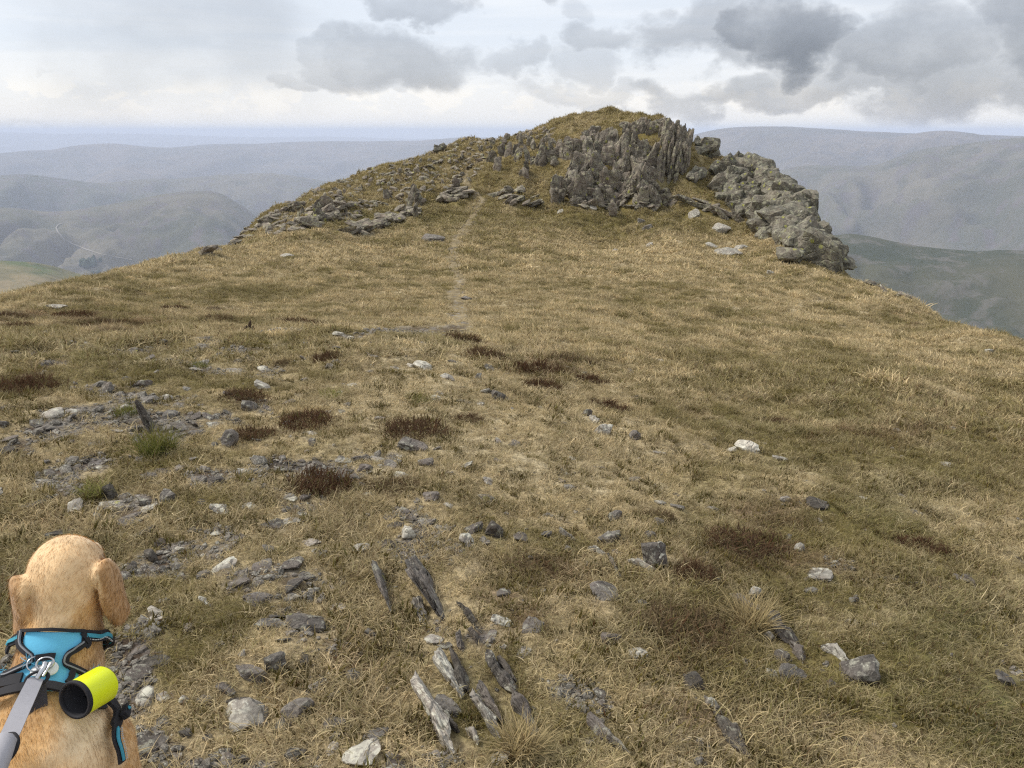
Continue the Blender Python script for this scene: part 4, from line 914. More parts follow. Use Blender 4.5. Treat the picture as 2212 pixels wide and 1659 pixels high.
DOG_O = np.array([-.732, .65, -.005]); DOG_YAW = math.radians(9)
HS = .92
def dog_sdf(X, Y, Z):
    def cap(a, b, ra, rb):
        a = np.array(a, float); b = np.array(b, float); d = b - a; L = d @ d
        px, py, pz = X - a[0], Y - a[1], Z - a[2]
        t = np.clip((px * d[0] + py * d[1] + pz * d[2]) / L, 0, 1)
        return np.sqrt((px - t * d[0]) ** 2 + (py - t * d[1]) ** 2 + (pz - t * d[2]) ** 2) - (ra + (rb - ra) * t)
    def ell(c, r, R=None):
        p = np.stack([X - c[0], Y - c[1], Z - c[2]], -1)
        if R is not None: p = p @ np.array(R)
        q = p / np.array(r); k0 = np.sqrt((q ** 2).sum(-1)); k1 = np.sqrt(((q / np.array(r)) ** 2).sum(-1)) + 1e-9
        return k0 * (k0 - 1) / k1
    def smin(a, b, k):
        h = np.clip(.5 + .5 * (b - a) / k, 0, 1); return b + (a - b) * h - k * h * (1 - h)
    def smax(a, b, k): return -smin(-a, -b, k)
    d = cap((0, .02, .19), (0, .20, .35), .150, .150)
    d = smin(d, cap((0, .20, .35), (0, .36, .45), .150, .140), .06)
    d = smin(d, cap((0, .40, .40), (0, .44, .30), .115, .09), .07)
    d = smin(d, cap((0, .30, .53), (0, .37, .57), .075, .075), .06)
    d = smin(d, cap((.005, .40, .54), (.03, .50, .71), .082, .050), .045)
    d = smin(d, cap((0, .45, .48), (.03, .54, .67), .066, .042), .045)
    for s in (-1, 1): d = smin(d, cap((s * .055, .35, .575), (s * .086, .42, .50), .050, .045), .04)
    # head, turned a little
    X0, Y0, Z0, dn = X, Y, Z, d; d = np.full_like(X, 9.0); ears = []; hc, hs = math.cos(math.radians(14)), math.sin(math.radians(14))
    X, Y = .015 + hc * (X0 - .015) + hs * (Y0 - .48), .48 - hs * (X0 - .015) + hc * (Y0 - .48)
    X, Y, Z = .015 + (X - .036) / HS, .50 + (Y - .50) / HS, .72 + (Z - .72) / HS
    d = smin(d, ell((.02, .545, .765), (.066, .085, .068)), .035)
    d = smin(d, ell((.02, .565, .735), (.061, .07, .055)), .03)
    d = smin(d, cap((.025, .61, .725), (.03, .705, .660), .052, .040), .03)
    d = smin(d, ell((.031, .732, .668), (.022, .018, .017)), .01)
    for s in (-1, 1):
        d = smin(d, ell((.025 + s * .035, .620, .766), (.018, .02, .014)), .02)
        d = smax(d, -ell((.027 + s * .034, .638, .760), (.010, .012, .009)), .006)
        # ear: a thick flap hanging from the side of the skull
        a = np.array((.020 + s * .062, .506, .785))
        R = np.array(Matrix.Rotation(math.radians(-20 * s), 3, 'Z') @ Matrix.Rotation(math.radians(-1.5 * s), 3, 'Y'))
        e = ell(a + R @ np.array((s * .012, .006, -.058)), (.012, .044, .068), R)
        e = smin(e, ell(a + R @ np.array((s * .011, .022, -.118)), (.009, .022, .026), R), .02)
        e = smin(e, ell(a + R @ np.array((s * .004, -.006, -.012)), (.012, .030, .018), R), .015)
        ears.append((e, .003 + .009 * sstep(.755, .79, Z)))
    X, Y, Z = X0, Y0, Z0
    d = smin(dn, d * HS, .03)
    for e, k in ears: d = smin(d, e * HS, k)
    for s in (-1, 1):
        # shoulder blade, upper arm, foreleg, paw
        d = smin(d, cap((s * .070, .31, .53), (s * .076, .40, .37), .058, .050), .045)
        d = smin(d, cap((s * .076, .40, .37), (s * .09, .335, .26), .050, .042), .04)
        d = smin(d, cap((s * .092, .335, .26), (s * .10, .40, .05), .042, .028), .03)
        d = smin(d, cap((s * .10, .40, .035), (s * .10, .455, .022), .032, .028), .02)
        # thigh, shank, hind paw
        d = smin(d, cap((s * .10, .02, .17), (s * .165, .25, .165), .105, .072), .05)
        d = smin(d, cap((s * .165, .25, .15), (s * .155, .04, .06), .055, .034), .03)
        d = smin(d, cap((s * .155, .03, .035), (s * .175, .26, .026), .034, .030), .02)
        for t in (-.015, .015):
            d = smin(d, ell((s * .10 + t, .48, .02), (.014, .022, .018)), .01)
            d = smin(d, ell((s * .175 + t, .285, .02), (.014, .022, .018)), .01)
    d = smin(d, cap((0, -.09, .06), (.04, -.36, .035), .045, .02), .04)
    # loose skin of the neck, folds of the coat
    return d + .0025 * fbm(X * 14, Y * 14, Z * 9, 2, seed=3) + .0018 * np.sin(Z * 150 + 3 * np.sin(X * 30)) * sstep(.52, .60, Z) * (1 - sstep(.66, .72, Z))
def build_dog():
    V, Q = surface_nets(dog_sdf, (-.34, -.44, -.03), (.34, .80, .90), .007)
    for it in range(1):                                   # relax the net
        S = np.zeros_like(V); c = np.zeros(len(V))
        for a, b in ((0, 1), (1, 2), (2, 3), (3, 0)):
            np.add.at(S, Q[:, a], V[Q[:, b]]); np.add.at(c, Q[:, a], 1); np.add.at(S, Q[:, b], V[Q[:, a]]); np.add.at(c, Q[:, b], 1)
        V = V * .5 + .5 * S / c[:, None]
    L = V.copy()
    c, s = math.cos(DOG_YAW), math.sin(DOG_YAW)
    Wd = np.stack([c * V[:, 0] - s * V[:, 1], s * V[:, 0] + c * V[:, 1], V[:, 2]], 1)
    # coat pattern: honey gold, paler on throat, behind the shoulder and low on the legs, darker along saddle and ear tips
    n = fbm(L[:, 0] * 9, L[:, 1] * 9, L[:, 2] * 9, 3, seed=11); n2 = fbm(L[:, 0] * 40, L[:, 1] * 40, L[:, 2] * 40, 2, seed=12)
    gold = np.array([.61, .345, .122]); pale = np.array([.80, .61, .375]); dark = np.array([.34, .18, .068])
    p = sstep(.1, .6, n) * .5 + .9 * np.exp(-((L[:, 0] - .115) / .05) ** 2 - ((L[:, 2] - .60) / .035) ** 2) + .55 * np.exp(-((L[:, 0] - .10) / .03) ** 2 - ((L[:, 2] - .44 + .6 * (L[:, 1] - .26)) / .09) ** 2)
    p = p + .7 * sstep(.35, .1, L[:, 2]) * sstep(.10, .17, np.abs(L[:, 0]))
    p = np.clip(np.maximum(p, .55 * sstep(.74, .80, L[:, 2])), 0, 1)[:, None]
    dk = np.clip(sstep(.15, .6, -n) * .55 + .6 * np.exp(-((L[:, 0] - .09) / .045) ** 2 - ((L[:, 2] - .50) / .06) ** 2) * (L[:, 1] < .4) + .5 * np.exp(-(L[:, 0] / .05) ** 2 - ((L[:, 2] - .38) / .07) ** 2), 0, 1)[:, None]
    col = gold * (1 - p) + pale * p; col = col * (1 - dk) + dark * dk
    Xe = .015 + (.015 + .9703 * (L[:, 0] - .015) + .2419 * (L[:, 1] - .48) - .036) / .92; Ze = .72 + (L[:, 2] - .72) / .92
    ear = (np.abs(Xe - .02) > .0635) & (Ze > .645) & (Ze < .815)
    col[ear] = col[ear] * .15 + np.array([.36, .18, .058]) * .85
    col *= (1 + .12 * n2)[:, None]
    Hx = .015 + .9703 * (L[:, 0] - .015) + .2419 * (L[:, 1] - .48); Hy = .48 - .2419 * (L[:, 0] - .015) + .9703 * (L[:, 1] - .48); Hd = np.stack([Hx, Hy, L[:, 2]], 1)
    nose = Hy > .728; col[nose] = (.03, .02, .02)
    eye = np.zeros(len(L), bool)
    for sg in (-1, 1): eye |= np.linalg.norm(Hd - np.array([.027 + sg * .034, .637, .760]), axis=1) < .012
    col[eye] = (.02, .012, .01)
    m, nt = new_mat("dog_coat")
    a = nd(nt, 'ShaderNodeAttribute', attribute_name='coat').outputs['Color']
    v = nd(nt, 'ShaderNodeTexCoord').outputs['Object']
    hair = noise(nt, scl(nt, v, (160, 160, 45)), 1.0, 4, .6)
    cc = mix(nt, mth(nt, 'MULTIPLY', rng_map(nt, hair, .3, .7), .35), a, mix(nt, .5, a, (.86, .66, .42)))
    finish(nt, cc, .75, hair, .35, .004, .2, {'Sheen Weight': .25, 'Sheen Roughness': .5})
    me = np_mesh("dog", Wd, Q, True, m); set_attr(me, 'coat', col)
    me.flip_normals() if False else None
    o = link("dog", me); o.location = DOG_O
    tag(o, "golden labrador sitting with its back to the viewer in a blue harness", "dog")
    return o, L
dog, DOG_L = build_dog()
_bm = bmesh.new(); _bm.from_mesh(dog.data); _bm.transform(Matrix.Translation(DOG_O)); bmesh.ops.recalc_face_normals(_bm, faces=_bm.faces)
_t = _bm.copy(); _t.transform(Matrix.Translation(-DOG_O)); _t.to_mesh(dog.data); _t.free()
DOG_BVH = BVHTree.FromBMesh(_bm)
CAMP = Vector((0, 0, CAMZ))
def dog_hit(u, v, off=.008):
    d = Vector(ray(u, v)).normalized()
    loc, nor, i, dist = DOG_BVH.ray_cast(CAMP, d)
    if loc is None:
        best, bd = None, 9
        for k in range(40):
            t = .9 + k * .02; q = CAMP + d * t; l, n, i, ds = DOG_BVH.find_nearest(q)
            if ds < bd: best, bd = (l, n), ds
        loc, nor = best
    if nor.dot(d) > 0: nor = -nor
    return np.array(loc + nor * off), np.array(nor)

# ------------------------------------------------------------------ grass, heather, gravel
def ribbons(n, seed, length, width, root, splay, curl, seg=3, zroot=0.0, jit=.0):
    """n blades: arrays of points along each; returns V, F, shade (0..1 per vertex), t"""
    r = np.random.default_rng(seed)
    L = r.uniform(*length, n); w = r.uniform(*width, n); ph = r.uniform(0, 2 * np.pi, n); rr = root * np.sqrt(r.random(n)); pa = r.uniform(0, 2 * np.pi, n)
    base = np.stack([rr * np.cos(pa), rr * np.sin(pa), np.full(n, zroot)], 1)
    th = np.radians(r.uniform(*splay, n)); cu = np.radians(r.uniform(*curl, n)); tw = r.normal(0, jit, n)
    P = [base]; d = []
    for k in range(seg):
        t = (k + .5) / seg; a = np.minimum(th + cu * t, np.radians(112)); p = ph + tw * t
        d.append(np.stack([np.sin(a) * np.cos(p), np.sin(a) * np.sin(p), np.cos(a)], 1)); P.append(P[-1] + d[-1] * (L / seg)[:, None])
    P = np.stack(P, 1)                                            # n, seg+1, 3
    side = np.stack([-np.sin(ph), np.cos(ph), np.zeros(n)], 1); side = side + r.normal(0, .35, side.shape); side /= np.linalg.norm(side, axis=1)[:, None]
    tt = np.linspace(0, 1, seg + 1); wd = w[:, None] * (1 - tt[None] ** 2 * .92) / 2
    A = P - side[:, None] * wd[..., None]; B = P + side[:, None] * wd[..., None]
    V = np.stack([A, B], 2).reshape(-1, 3)
    i0 = (np.arange(n)[:, None] * (seg + 1) + np.arange(seg)[None]).ravel() * 2
    Fc = np.stack([i0, i0 + 1, i0 + 3, i0 + 2], 1)
    sh = np.repeat(r.random(n), (seg + 1) * 2); tv = np.tile(np.repeat(tt, 2), n)
    return V, Fc, sh, tv
def blade_mesh(name, parts, m):
    Vs, Fs, S, T, n = [], [], [], [], 0
    for V, Fc, sh, tv in parts: Vs.append(V); Fs.append(Fc + n); S.append(sh); T.append(tv); n += len(V)
    me = np_mesh(name, np.concatenate(Vs), np.concatenate(Fs), False, m); S = np.concatenate(S); T = np.concatenate(T)
    set_attr(me, 'blade', np.stack([S, T, np.zeros_like(S)], 1)); return me
def grass_mat(name, inst=True, base=None, tipcol=None):
    m, nt = new_mat(name)
    a = nd(nt, 'ShaderNodeAttribute', attribute_name='blade').outputs['Color']; s = nd(nt, 'ShaderNodeSeparateColor', {0: a})
    if inst: c = nd(nt, 'ShaderNodeAttribute', attribute_name='tint', attribute_type='INSTANCER').outputs['Color']
    else: c = nd(nt, 'ShaderNodeRGB').outputs[0]; c.default_value = (*base, 1)
    k = nd(nt, 'ShaderNodeMapRange', {0: s.outputs[0], 3: .48, 4: 1.50}).outputs[0]
    c = nd(nt, 'ShaderNodeVectorMath', {0: c, 'Scale': k}, operation='SCALE').outputs[0]
    # now and then a greener or a redder blade; tips bleach
    c = mix(nt, mth(nt, 'MULTIPLY', mth(nt, 'GREATER_THAN', s.outputs[0], .86), .55), c, (.14, .15, .045))
    c = mix(nt, mth(nt, 'MULTIPLY', mth(nt, 'LESS_THAN', s.outputs[0], .07), .6), c, (.13, .06, .03))
    tipf = mth(nt, 'MULTIPLY', rng_map(nt, s.outputs[1], .35, 1.0), .35)
    c = mix(nt, tipf, c, tipcol or (.66, .54, .34))
    d = nd(nt, 'ShaderNodeBsdfDiffuse', {'Color': c, 'Roughness': .6}); tr = nd(nt, 'ShaderNodeBsdfTranslucent', {'Color': c})
    mx = nd(nt, 'ShaderNodeMixShader', {0: .28, 1: d.outputs[0], 2: tr.outputs[0]})
    o = nd(nt, 'ShaderNodeOutputMaterial'); nt.links.new(mx.outputs[0], o.inputs[0]); return m
M_GRASS = grass_mat("dry_grass")
PROTO = bpy.data.collections.new("tuft_kinds")         # holds the source tufts; not part of the scene
def proto(i, me): o = bpy.data.objects.new(f"tuft_{i:02d}", me); PROTO.objects.link(o)
for i in range(4):      # 0-3 short curled mat of the stony hump
    proto(i, blade_mesh("tuft", [ribbons(64, 700 + i, (.016, .042), (.0013, .0024), .052, (25, 85), (10, 90), 4, -.004, .9)], M_GRASS))
for i in range(3):      # 4-6 longer, leaning bents
    proto(4 + i, blade_mesh("tuft", [ribbons(56, 720 + i, (.022, .054), (.0014, .0026), .05, (10, 72), (20, 95), 4, -.005, .7)], M_GRASS))
for i in range(3):      # 7-9 tussock of the hollow
    proto(7 + i, blade_mesh("tuft", [ribbons(44, 740 + i, (.05, .13), (.006, .011), .11, (10, 65), (25, 85), 3, -.01, .5)], M_GRASS))
for i in range(3):      # 10-12 far tussock
    proto(10 + i, blade_mesh("tuft", [ribbons(28, 760 + i, (.08, .19), (.016, .030), .21, (12, 70), (20, 80), 2, -.02, .4)], M_GRASS))
for i in range(2):      # 13-14 low moss and bilberry
    proto(13 + i, blade_mesh("tuft", [ribbons(60, 780 + i, (.015, .04), (.003, .006), .05, (0, 70), (0, 50), 2, -.004, 1.5)], M_GRASS))
def scatter(name, label, P, idx, scale, rot, tint, coll=PROTO):
    me = bpy.data.meshes.new(name); me.vertices.add(len(P)); me.vertices.foreach_set('co', np.asarray(P, np.float32).ravel())
    set_attr(me, 'kind_index', idx, 'INT'); set_attr(me, 'size', scale, 'FLOAT'); set_attr(me, 'turn', rot, 'FLOAT_VECTOR'); set_attr(me, 'tint', tint)
    o = link(name, me); tag(o, label, kind='stuff')
    ng = bpy.data.node_groups.new(name + "_scatter", 'GeometryNodeTree')
    ng.interface.new_socket("Geometry", in_out='INPUT', socket_type='NodeSocketGeometry'); ng.interface.new_socket("Geometry", in_out='OUTPUT', socket_type='NodeSocketGeometry')
    gi = ng.nodes.new('NodeGroupInput'); go = ng.nodes.new('NodeGroupOutput')
    ci = ng.nodes.new('GeometryNodeCollectionInfo'); ci.inputs['Collection'].default_value = coll; ci.inputs['Separate Children'].default_value = True; ci.inputs['Reset Children'].default_value = True
    ip = ng.nodes.new('GeometryNodeInstanceOnPoints'); ip.inputs['Pick Instance'].default_value = True
    def at(nm, t):
        n = ng.nodes.new('GeometryNodeInputNamedAttribute'); n.data_type = t; n.inputs['Name'].default_value = nm
        return [s for s in n.outputs if s.enabled and s.name == 'Attribute'][0]
    e2r = ng.nodes.new('FunctionNodeEulerToRotation'); ng.links.new(at('turn', 'FLOAT_VECTOR'), e2r.inputs[0])
    ng.links.new(gi.outputs[0], ip.inputs['Points']); ng.links.new(ci.outputs[0], ip.inputs['Instance']); ng.links.new(at('kind_index', 'INT'), ip.inputs['Instance Index'])
    ng.links.new(e2r.outputs[0], ip.inputs['Rotation']); ng.links.new(at('size', 'FLOAT'), ip.inputs['Scale']); ng.links.new(ip.outputs[0], go.inputs[0])
    md = o.modifiers.new("scatter", 'NODES'); md.node_group = ng
    return o
def clear_of_stones(x, y):
    A = np.array(FOOT); keep = np.ones(len(x), bool); cell = {}
    for i, (a, b, r) in enumerate(FOOT):
        if r < .5:
            for cx in range(int((a - r) // .5), int((a + r) // .5) + 1):
                for cyy in range(int((b - r) // .5), int((b + r) // .5) + 1): cell.setdefault((cx, cyy), []).append(i)
    gx, gy = (x // .5).astype(int), (y // .5).astype(int)
    order = np.lexsort((gy, gx)); gx2, gy2 = gx[order], gy[order]
    br = np.flatnonzero(np.r_[True, (np.diff(gx2) != 0) | (np.diff(gy2) != 0), True])
    for s, e in zip(br[:-1], br[1:]):
        L = cell.get((gx2[s], gy2[s]))
        if not L: continue
        k = order[s:e]; q = A[L]
        keep[k] = ((x[k, None] - q[:, 0]) ** 2 + (y[k, None] - q[:, 1]) ** 2 > q[:, 2] ** 2).all(1)
    return keep
def grass():
    r = np.random.default_rng(31)
    edges = np.geomspace(.9, 52, 60); X, Y = [], []
    half = math.radians(65)
    for a, b in zip(edges[:-1], edges[1:]):
        rm = (a + b) / 2; dens = GRASS_DENS / (1 + (rm / 2.6) ** 1.24); n = int(half * (b * b - a * a) * dens)
        rr = np.sqrt(r.uniform(a * a, b * b, n)); az = r.uniform(-half, half, n); X.append(rr * np.sin(az)); Y.append(rr * np.cos(az))
    x, y = np.concatenate(X), np.concatenate(Y); R = np.hypot(x, y); z = H(x, y)
    col, bare, br, path = cover(x, y, z)
    u, v, f = project(np.stack([x, y, z], -1))
    keep = (r.random(len(x)) > bare * .86 + .02) & clear_of_stones(x, y)
    keep &= ~((np.abs(x + .74) < .14) & (np.abs(y - .85) < .42))
    x, y, z, R, col, bare, br, u, v, path = [q[keep] for q in (x, y, z, R, col, bare, br, u, v, path)]; n = len(x)
    n5 = fbm(x * 2.3, y * 2.3, oct=3, seed=61)
    rd = r.random(n)
    bent = sstep(1000, 1600, u) * .55 + .22 + .35 * (n5 > .25)
    idx = np.where(rd < bent, 4 + r.integers(0, 3, n), r.integers(0, 4, n))
    moss = (r.random(n) < .10 + .35 * br) & (R < 8); idx = np.where(moss, 13 + r.integers(0, 2, n), idx)
    idx = np.where(R > 6.0 + rd * 2.5, 7 + r.integers(0, 3, n), idx); idx = np.where(R > 17 + rd * 8, 10 + r.integers(0, 3, n), idx)
    s = r.uniform(.75, 1.3, n) * (1 + .25 * np.clip(n5, -.6, 1)); s = np.where(R < 8, s * (1 + .035 * R), s)
    s = np.where((idx >= 7) & (idx <= 9), s * (.46 + .017 * R), s); s = np.where((idx >= 10) & (idx <= 12), s * (.42 + .010 * R), s)
    s *= np.where(path > .5, .55, 1)
    # each tuft leans with the wind and the slope
    e = .25; gx = (H(x + e, y) - H(x - e, y)) / (2 * e); gy = (H(x, y + e) - H(x, y - e)) / (2 * e)
    rot = np.stack([np.arctan(gy) * .8 + r.normal(0, .16, n), -np.arctan(gx) * .8 + r.normal(0, .16, n) + .12, r.uniform(0, 6.283, n)], 1)
    # Euler XYZ turns about z last; put the lean in world axes by small-angle composition
    cz, sz = np.cos(rot[:, 2]), np.sin(rot[:, 2]); ax, ay = rot[:, 0].copy(), rot[:, 1].copy()
    rot[:, 0] = cz * ax + sz * ay; rot[:, 1] = -sz * ax + cz * ay
    n6 = fbm(x * 4.5, y * 2.6, oct=3, gain=.6, seed=67); mott = 1 + np.where(R > 7, .30, .18) * np.clip(n6 * 1.6, -1, 1)
    s = s * np.where(R > 7, 1 + .35 * np.clip(n6, -.7, .9), 1)
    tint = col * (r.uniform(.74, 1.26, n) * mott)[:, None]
    lum = np.clip((col[:, 0] - .18) / .32, 0, 1); pick = r.random(n); free = (br < .35) & (path < .5)
    cat = np.where((pick < .18 + .42 * lum)[:, None], PALE * .55 + STRAW * .45, np.where((pick < .80)[:, None], STRAW * .42 + OLIVE * .58, OLIVE * .7 + BRN * .3)) * r.uniform(.8, 1.2, n)[:, None]
    tint = np.where(free[:, None], tint * .52 + cat * .48, tint)
    wild = r.random(n); tint = np.where((wild < .07)[:, None] & (br < .3)[:, None], tint * .45 + .55 * OLIVE, tint); tint = np.where((wild > .93)[:, None], tint * .5 + .5 * PALE, tint)
    tint = np.where(moss[:, None], (MOSS * .55 if True else 0) * r.uniform(.5, 1.2, n)[:, None] + .35 * BRN * br[:, None], tint)
    scatter("grass", "short dry upland grass, straw coloured with olive and brown patches", np.stack([x, y, z], 1), idx, s, rot, tint)
GRASS_DENS = 2000.0
grass()
# ---- loose gravel in the bare patches
CHIPS = bpy.data.collections.new("chip_kinds")
for i in range(6):
    o = bpy.data.objects.new(f"chip_{i}", rock_mesh("chip", M_CHIP, seed=650 + i, sub=1, planes=7, sharp=18, rough=.12, size=(1, .75, .42))); CHIPS.objects.link(o)
def gravel():
    r = np.random.default_rng(32); n = 240000; half = math.radians(62)
    R = .95 * (9.5 / .95) ** r.random(n); az = r.uniform(-half, half, n); x, y = R * np.sin(az), R * np.cos(az); z = H(x, y)
    col, bare, br, path = cover(x, y, z)
    keep = (r.random(n) < bare ** 1.3 * .75 + .006) & clear_of_stones(x, y)
    x, y, z, R = x[keep], y[keep], z[keep], R[keep]; n = len(x)
    s = np.exp(r.normal(-4.9, .55, n)) * (.8 + .14 * R)
    scatter("gravel", "loose grey slate gravel in bare patches between the grass", np.stack([x, y, z + s * .15], 1), r.integers(0, 6, n), s, np.stack([r.normal(0, .3, n), r.normal(0, .3, n), r.uniform(0, 6.28, n)], 1), np.full((n, 3), .2), CHIPS)
gravel()
# ---- heather cushions and tussocks that one can point at
M_HEATH = grass_mat("heather_twigs", False, (.105, .060, .036), (.15, .09, .052)); M_HEATHR = grass_mat("heather_red_twigs", False, (.115, .070, .042), (.18, .115, .07)); M_HEATHG = grass_mat("heather_grey_twigs", False, (.15, .105, .06), (.26, .19, .11))
M_RUSH = grass_mat("green_rush", False, (.155, .165, .045), (.38, .30, .10)); M_PALEG = grass_mat("pale_green_grass", False, (.24, .24, .075), (.46, .42, .17)); M_STRAWG = grass_mat("straw_tussock", False, (.42, .33, .17), (.58, .47, .28))
def cushion(seed, m, n=900):
    r = np.random.default_rng(seed); parts = []
    V, Fc, sh, tv = ribbons(n, seed, (.25, .55), (.020, .045), .85, (0, 55), (0, 45), 3, 0, 1.2)
    out_ = np.random.default_rng(seed + 1).random(n) < .28; Vr = V.reshape(n, 8, 3); c_ = Vr[:, :2].mean(1); f_ = np.where(out_, 1.5, 1.0); Vr[:, :, :2] += (c_[:, None, :2] * (f_ - 1)[:, None, None]); V = Vr.reshape(-1, 3)
    k = np.arange(len(V)) // 8                                   # one blade = 8 vertices
    root = V.reshape(n, 8, 3)[:, :2].mean(1); rad = np.linalg.norm(root[:, :2], axis=1)
    lump = .75 + .45 * vnoise(root[:, 0] * 2.6 + seed, root[:, 1] * 2.6, seed=seed)
    lift = np.sqrt(np.clip(1 - (rad / .98) ** 2, 0, 1)) * .62 * lump
    V = V + np.stack([root[k, 0] * .22, root[k, 1] * .22, (lift * r.uniform(.35, 1, n))[k] - .05], 1)
    return blade_mesh("heather", [(V, Fc, sh, tv)], m)
HEATH = {'dark': [cushion(800 + i, M_HEATH) for i in range(3)], 'red': [cushion(810 + i, M_HEATHR) for i in range(3)], 'grey': [cushion(820 + i, M_HEATHG, 700) for i in range(3)]}
def heather(u, v, w, h, kind, label):
    p = ground_at(u, v - h * .25); f = float(project(p)[2]); W = w * f / F / 2
    el = math.atan2(CAMZ - p[2], math.hypot(p[0], p[1])); D = min(W, max(W * .45, h * f / F / 2 / max(math.sin(el), .15) * .8)); Hh = max(.05, min(W * 1.1, h * f / F * (.85 if w < 140 else .45) * (1.5 if f > 6 else 1)))
    o = link("heather", HEATH[kind][rng.integers(3)]); n = normal_at(p[0], p[1], .3)
    q = Vector((0, 0, 1)).rotation_difference(n).to_matrix() @ Euler((0, 0, rng.uniform(-.4, .4))).to_matrix()
    o.location = (p[0], p[1], p[2] - .005); o.scale = (W, D, Hh); o.rotation_euler = q.to_euler(); tag(o, label, "heather", "clumps of winter-brown heather")
for a in [
 (690, 1070, 132, 64, 'dark', "domed dark-brown heather cushion surrounded by grey stones, roundest of all"),
 (662, 928, 112, 44, 'dark', "dark heather mound alone on the straw turf"),
 (900, 950, 130, 52, 'red', "red-brown heather mound behind a flat-topped slab"),
 (548, 955, 96, 40, 'red', "rusty heather clump right of the notched upright stone"),
 (526, 866, 84, 30, 'red', "reddish twiggy heather tuft on the stony brow"),
 (706, 782, 60, 20, 'dark', "small dark heather tuft on the brow above the mounds"),
 (610, 792, 34, 18, 'grey', "tiny grey-brown heather tuft on the brow"),
 (230, 715, 150, 28, 'dark', "long dark heather bank near the left skyline"),
 (160, 690, 90, 16, 'dark', "dark heather strip above the long bank on the left"),
 (55, 855, 120, 50, 'dark', "big dark heather patch at the left edge"),
 (40, 712, 70, 14, 'dark', "heather strip at the left edge near the skyline"),
 (20, 690, 70, 14, 'red', "thin reddish heather strip above the left-edge one"),
 (380, 672, 60, 12, 'dark', "narrow heather streak in the pale grass of the hollow"),
 (470, 694, 80, 14, 'grey', "grey heather streak on the far side of the brow"),
 (655, 706, 92, 16, 'dark', "heather streak where the side path begins"),
 (1165, 812, 110, 30, 'dark', "dark heather patch right of the brow stones"),
 (1050, 776, 80, 22, 'red', "tawny heather at the near end of the trail"),
 (1172, 848, 84, 24, 'dark', "second dark patch in front of the one right of the brow stones"),
 (1280, 832, 84, 20, 'dark', "small dark heather on the start of the right-hand slope"),
 (1316, 892, 90, 34, 'dark', "dark heather hollow above the lichened rib"),
 (1240, 790, 110, 24, 'grey', "tan heather and bents below the hollow"),
 (1000, 745, 80, 24, 'red', "reddish bents at the fork of the trail"),
 (1690, 918, 70, 18, 'dark', "dark heather on the open slope above the white stone"),
 (1880, 950, 56, 16, 'dark', "dark heather on the open slope to the right"),
 (1015, 912, 62, 22, 'dark', "little dark heather tuft left of the lichened rib"),
 (860, 1062, 120, 36, 'grey', "low tangled heather right of the domed cushion"),
 (1610, 1200, 170, 84, 'red', "widest red heather patch on the right, beyond the long curved rib"),
 (1500, 1262, 90, 60, 'dark', "dark shaded heather right behind the tall tilted slab"),
 (1490, 1400, 200, 120, 'grey', "broad grey-brown heather between lichen disc stone and curved rib"),
 (1170, 1250, 170, 70, 'grey', "broad low heather above the shard cluster"),
 (1420, 1130, 90, 34, 'grey', "faint brown heather above the small knobbly stone"),
 (1990, 1190, 110, 36, 'dark', "dark heather low patch near the right edge")]:
    heather(*a)
def tuft(u, v, w, h, m, label, n=170, seed=0, lean=(3, 48), curl=(15, 60)):
    p = ground_at(u, v - h * .25); f = float(project(p)[2]); L = h * f / F * 1.15
    me = blade_mesh("grass_tussock", [ribbons(n, 900 + seed, (L * .55, L * 1.15), (.0022, .0042) if f < 8 else (.006, .01), w * f / F * .30, lean, curl, 5, -.01, .4)], m)
    o = link("grass_tussock", me); o.location = p; tag(o, label, "tussock", "tussocks that stand out of the turf")
for i, a in enumerate([(340, 995, 120, 62, M_RUSH, "bushy yellow-green rush tuft below the dark spike of rock", 520), (716, 862, 80, 22, M_PALEG, "bright yellow-green grass tuft on the brow"), (428, 798, 70, 18, M_RUSH, "olive grass tuft on the far brow"),
  (275, 900, 90, 30, M_RUSH, "green grass patch left of the dark spike of rock"), (200, 1085, 70, 46, M_PALEG, "thin green tuft among the stones above the dog"), (905, 872, 84, 24, M_RUSH, "flat green tuft on the straw turf of the brow"),
  (1120, 1650, 110, 84, M_STRAWG, "big straw-coloured tussock below the shard cluster", 420), (1620, 1380, 90, 90, M_STRAWG, "bleached tussock beside the long curved rib", 300), (640, 690, 40, 16, M_STRAWG, "pale straw tussock at the near edge of the hollow"), (230, 668, 60, 20, M_STRAWG, "pale straw tussock near the left skyline")]):
    tuft(*a, seed=i)

# ------------------------------------------------------------------ harness, lead and tube on the dog
M_BLUE = flat_mat("blue_nylon", (.13, .46, .66), .8, .2, .08, 40); M_BLACK = flat_mat("black_webbing", (.018, .017, .02), .75, .3, .2, 120)
M_GREYT = flat_mat("grey_piping", (.20, .20, .21), .6, .4, .1, 120); M_TEAL = flat_mat("teal_stripe", (.05, .27, .36), .7, .3, .1, 80)
M_LEAD = flat_mat("grey_lead_webbing", (.36, .35, .37), .75, .3, .12, 160); M_METAL = flat_mat("steel", (.55, .55, .56), .28, .5, .05, 30, 1.0, .05)
M_WHITE = flat_mat("white_enamel", (.72, .72, .70), .35, .5, .04, 30); M_NEON = flat_mat("neon_yellow", (.72, .80, .01), .42, .45, .02, 20, 0, .03)
M_DARKG = flat_mat("dark_lead_lining", (.055, .050, .055), .8, .3, .15, 140); M_SILV = flat_mat("pale_stitching", (.5, .5, .5), .6, .4, .05, 50)
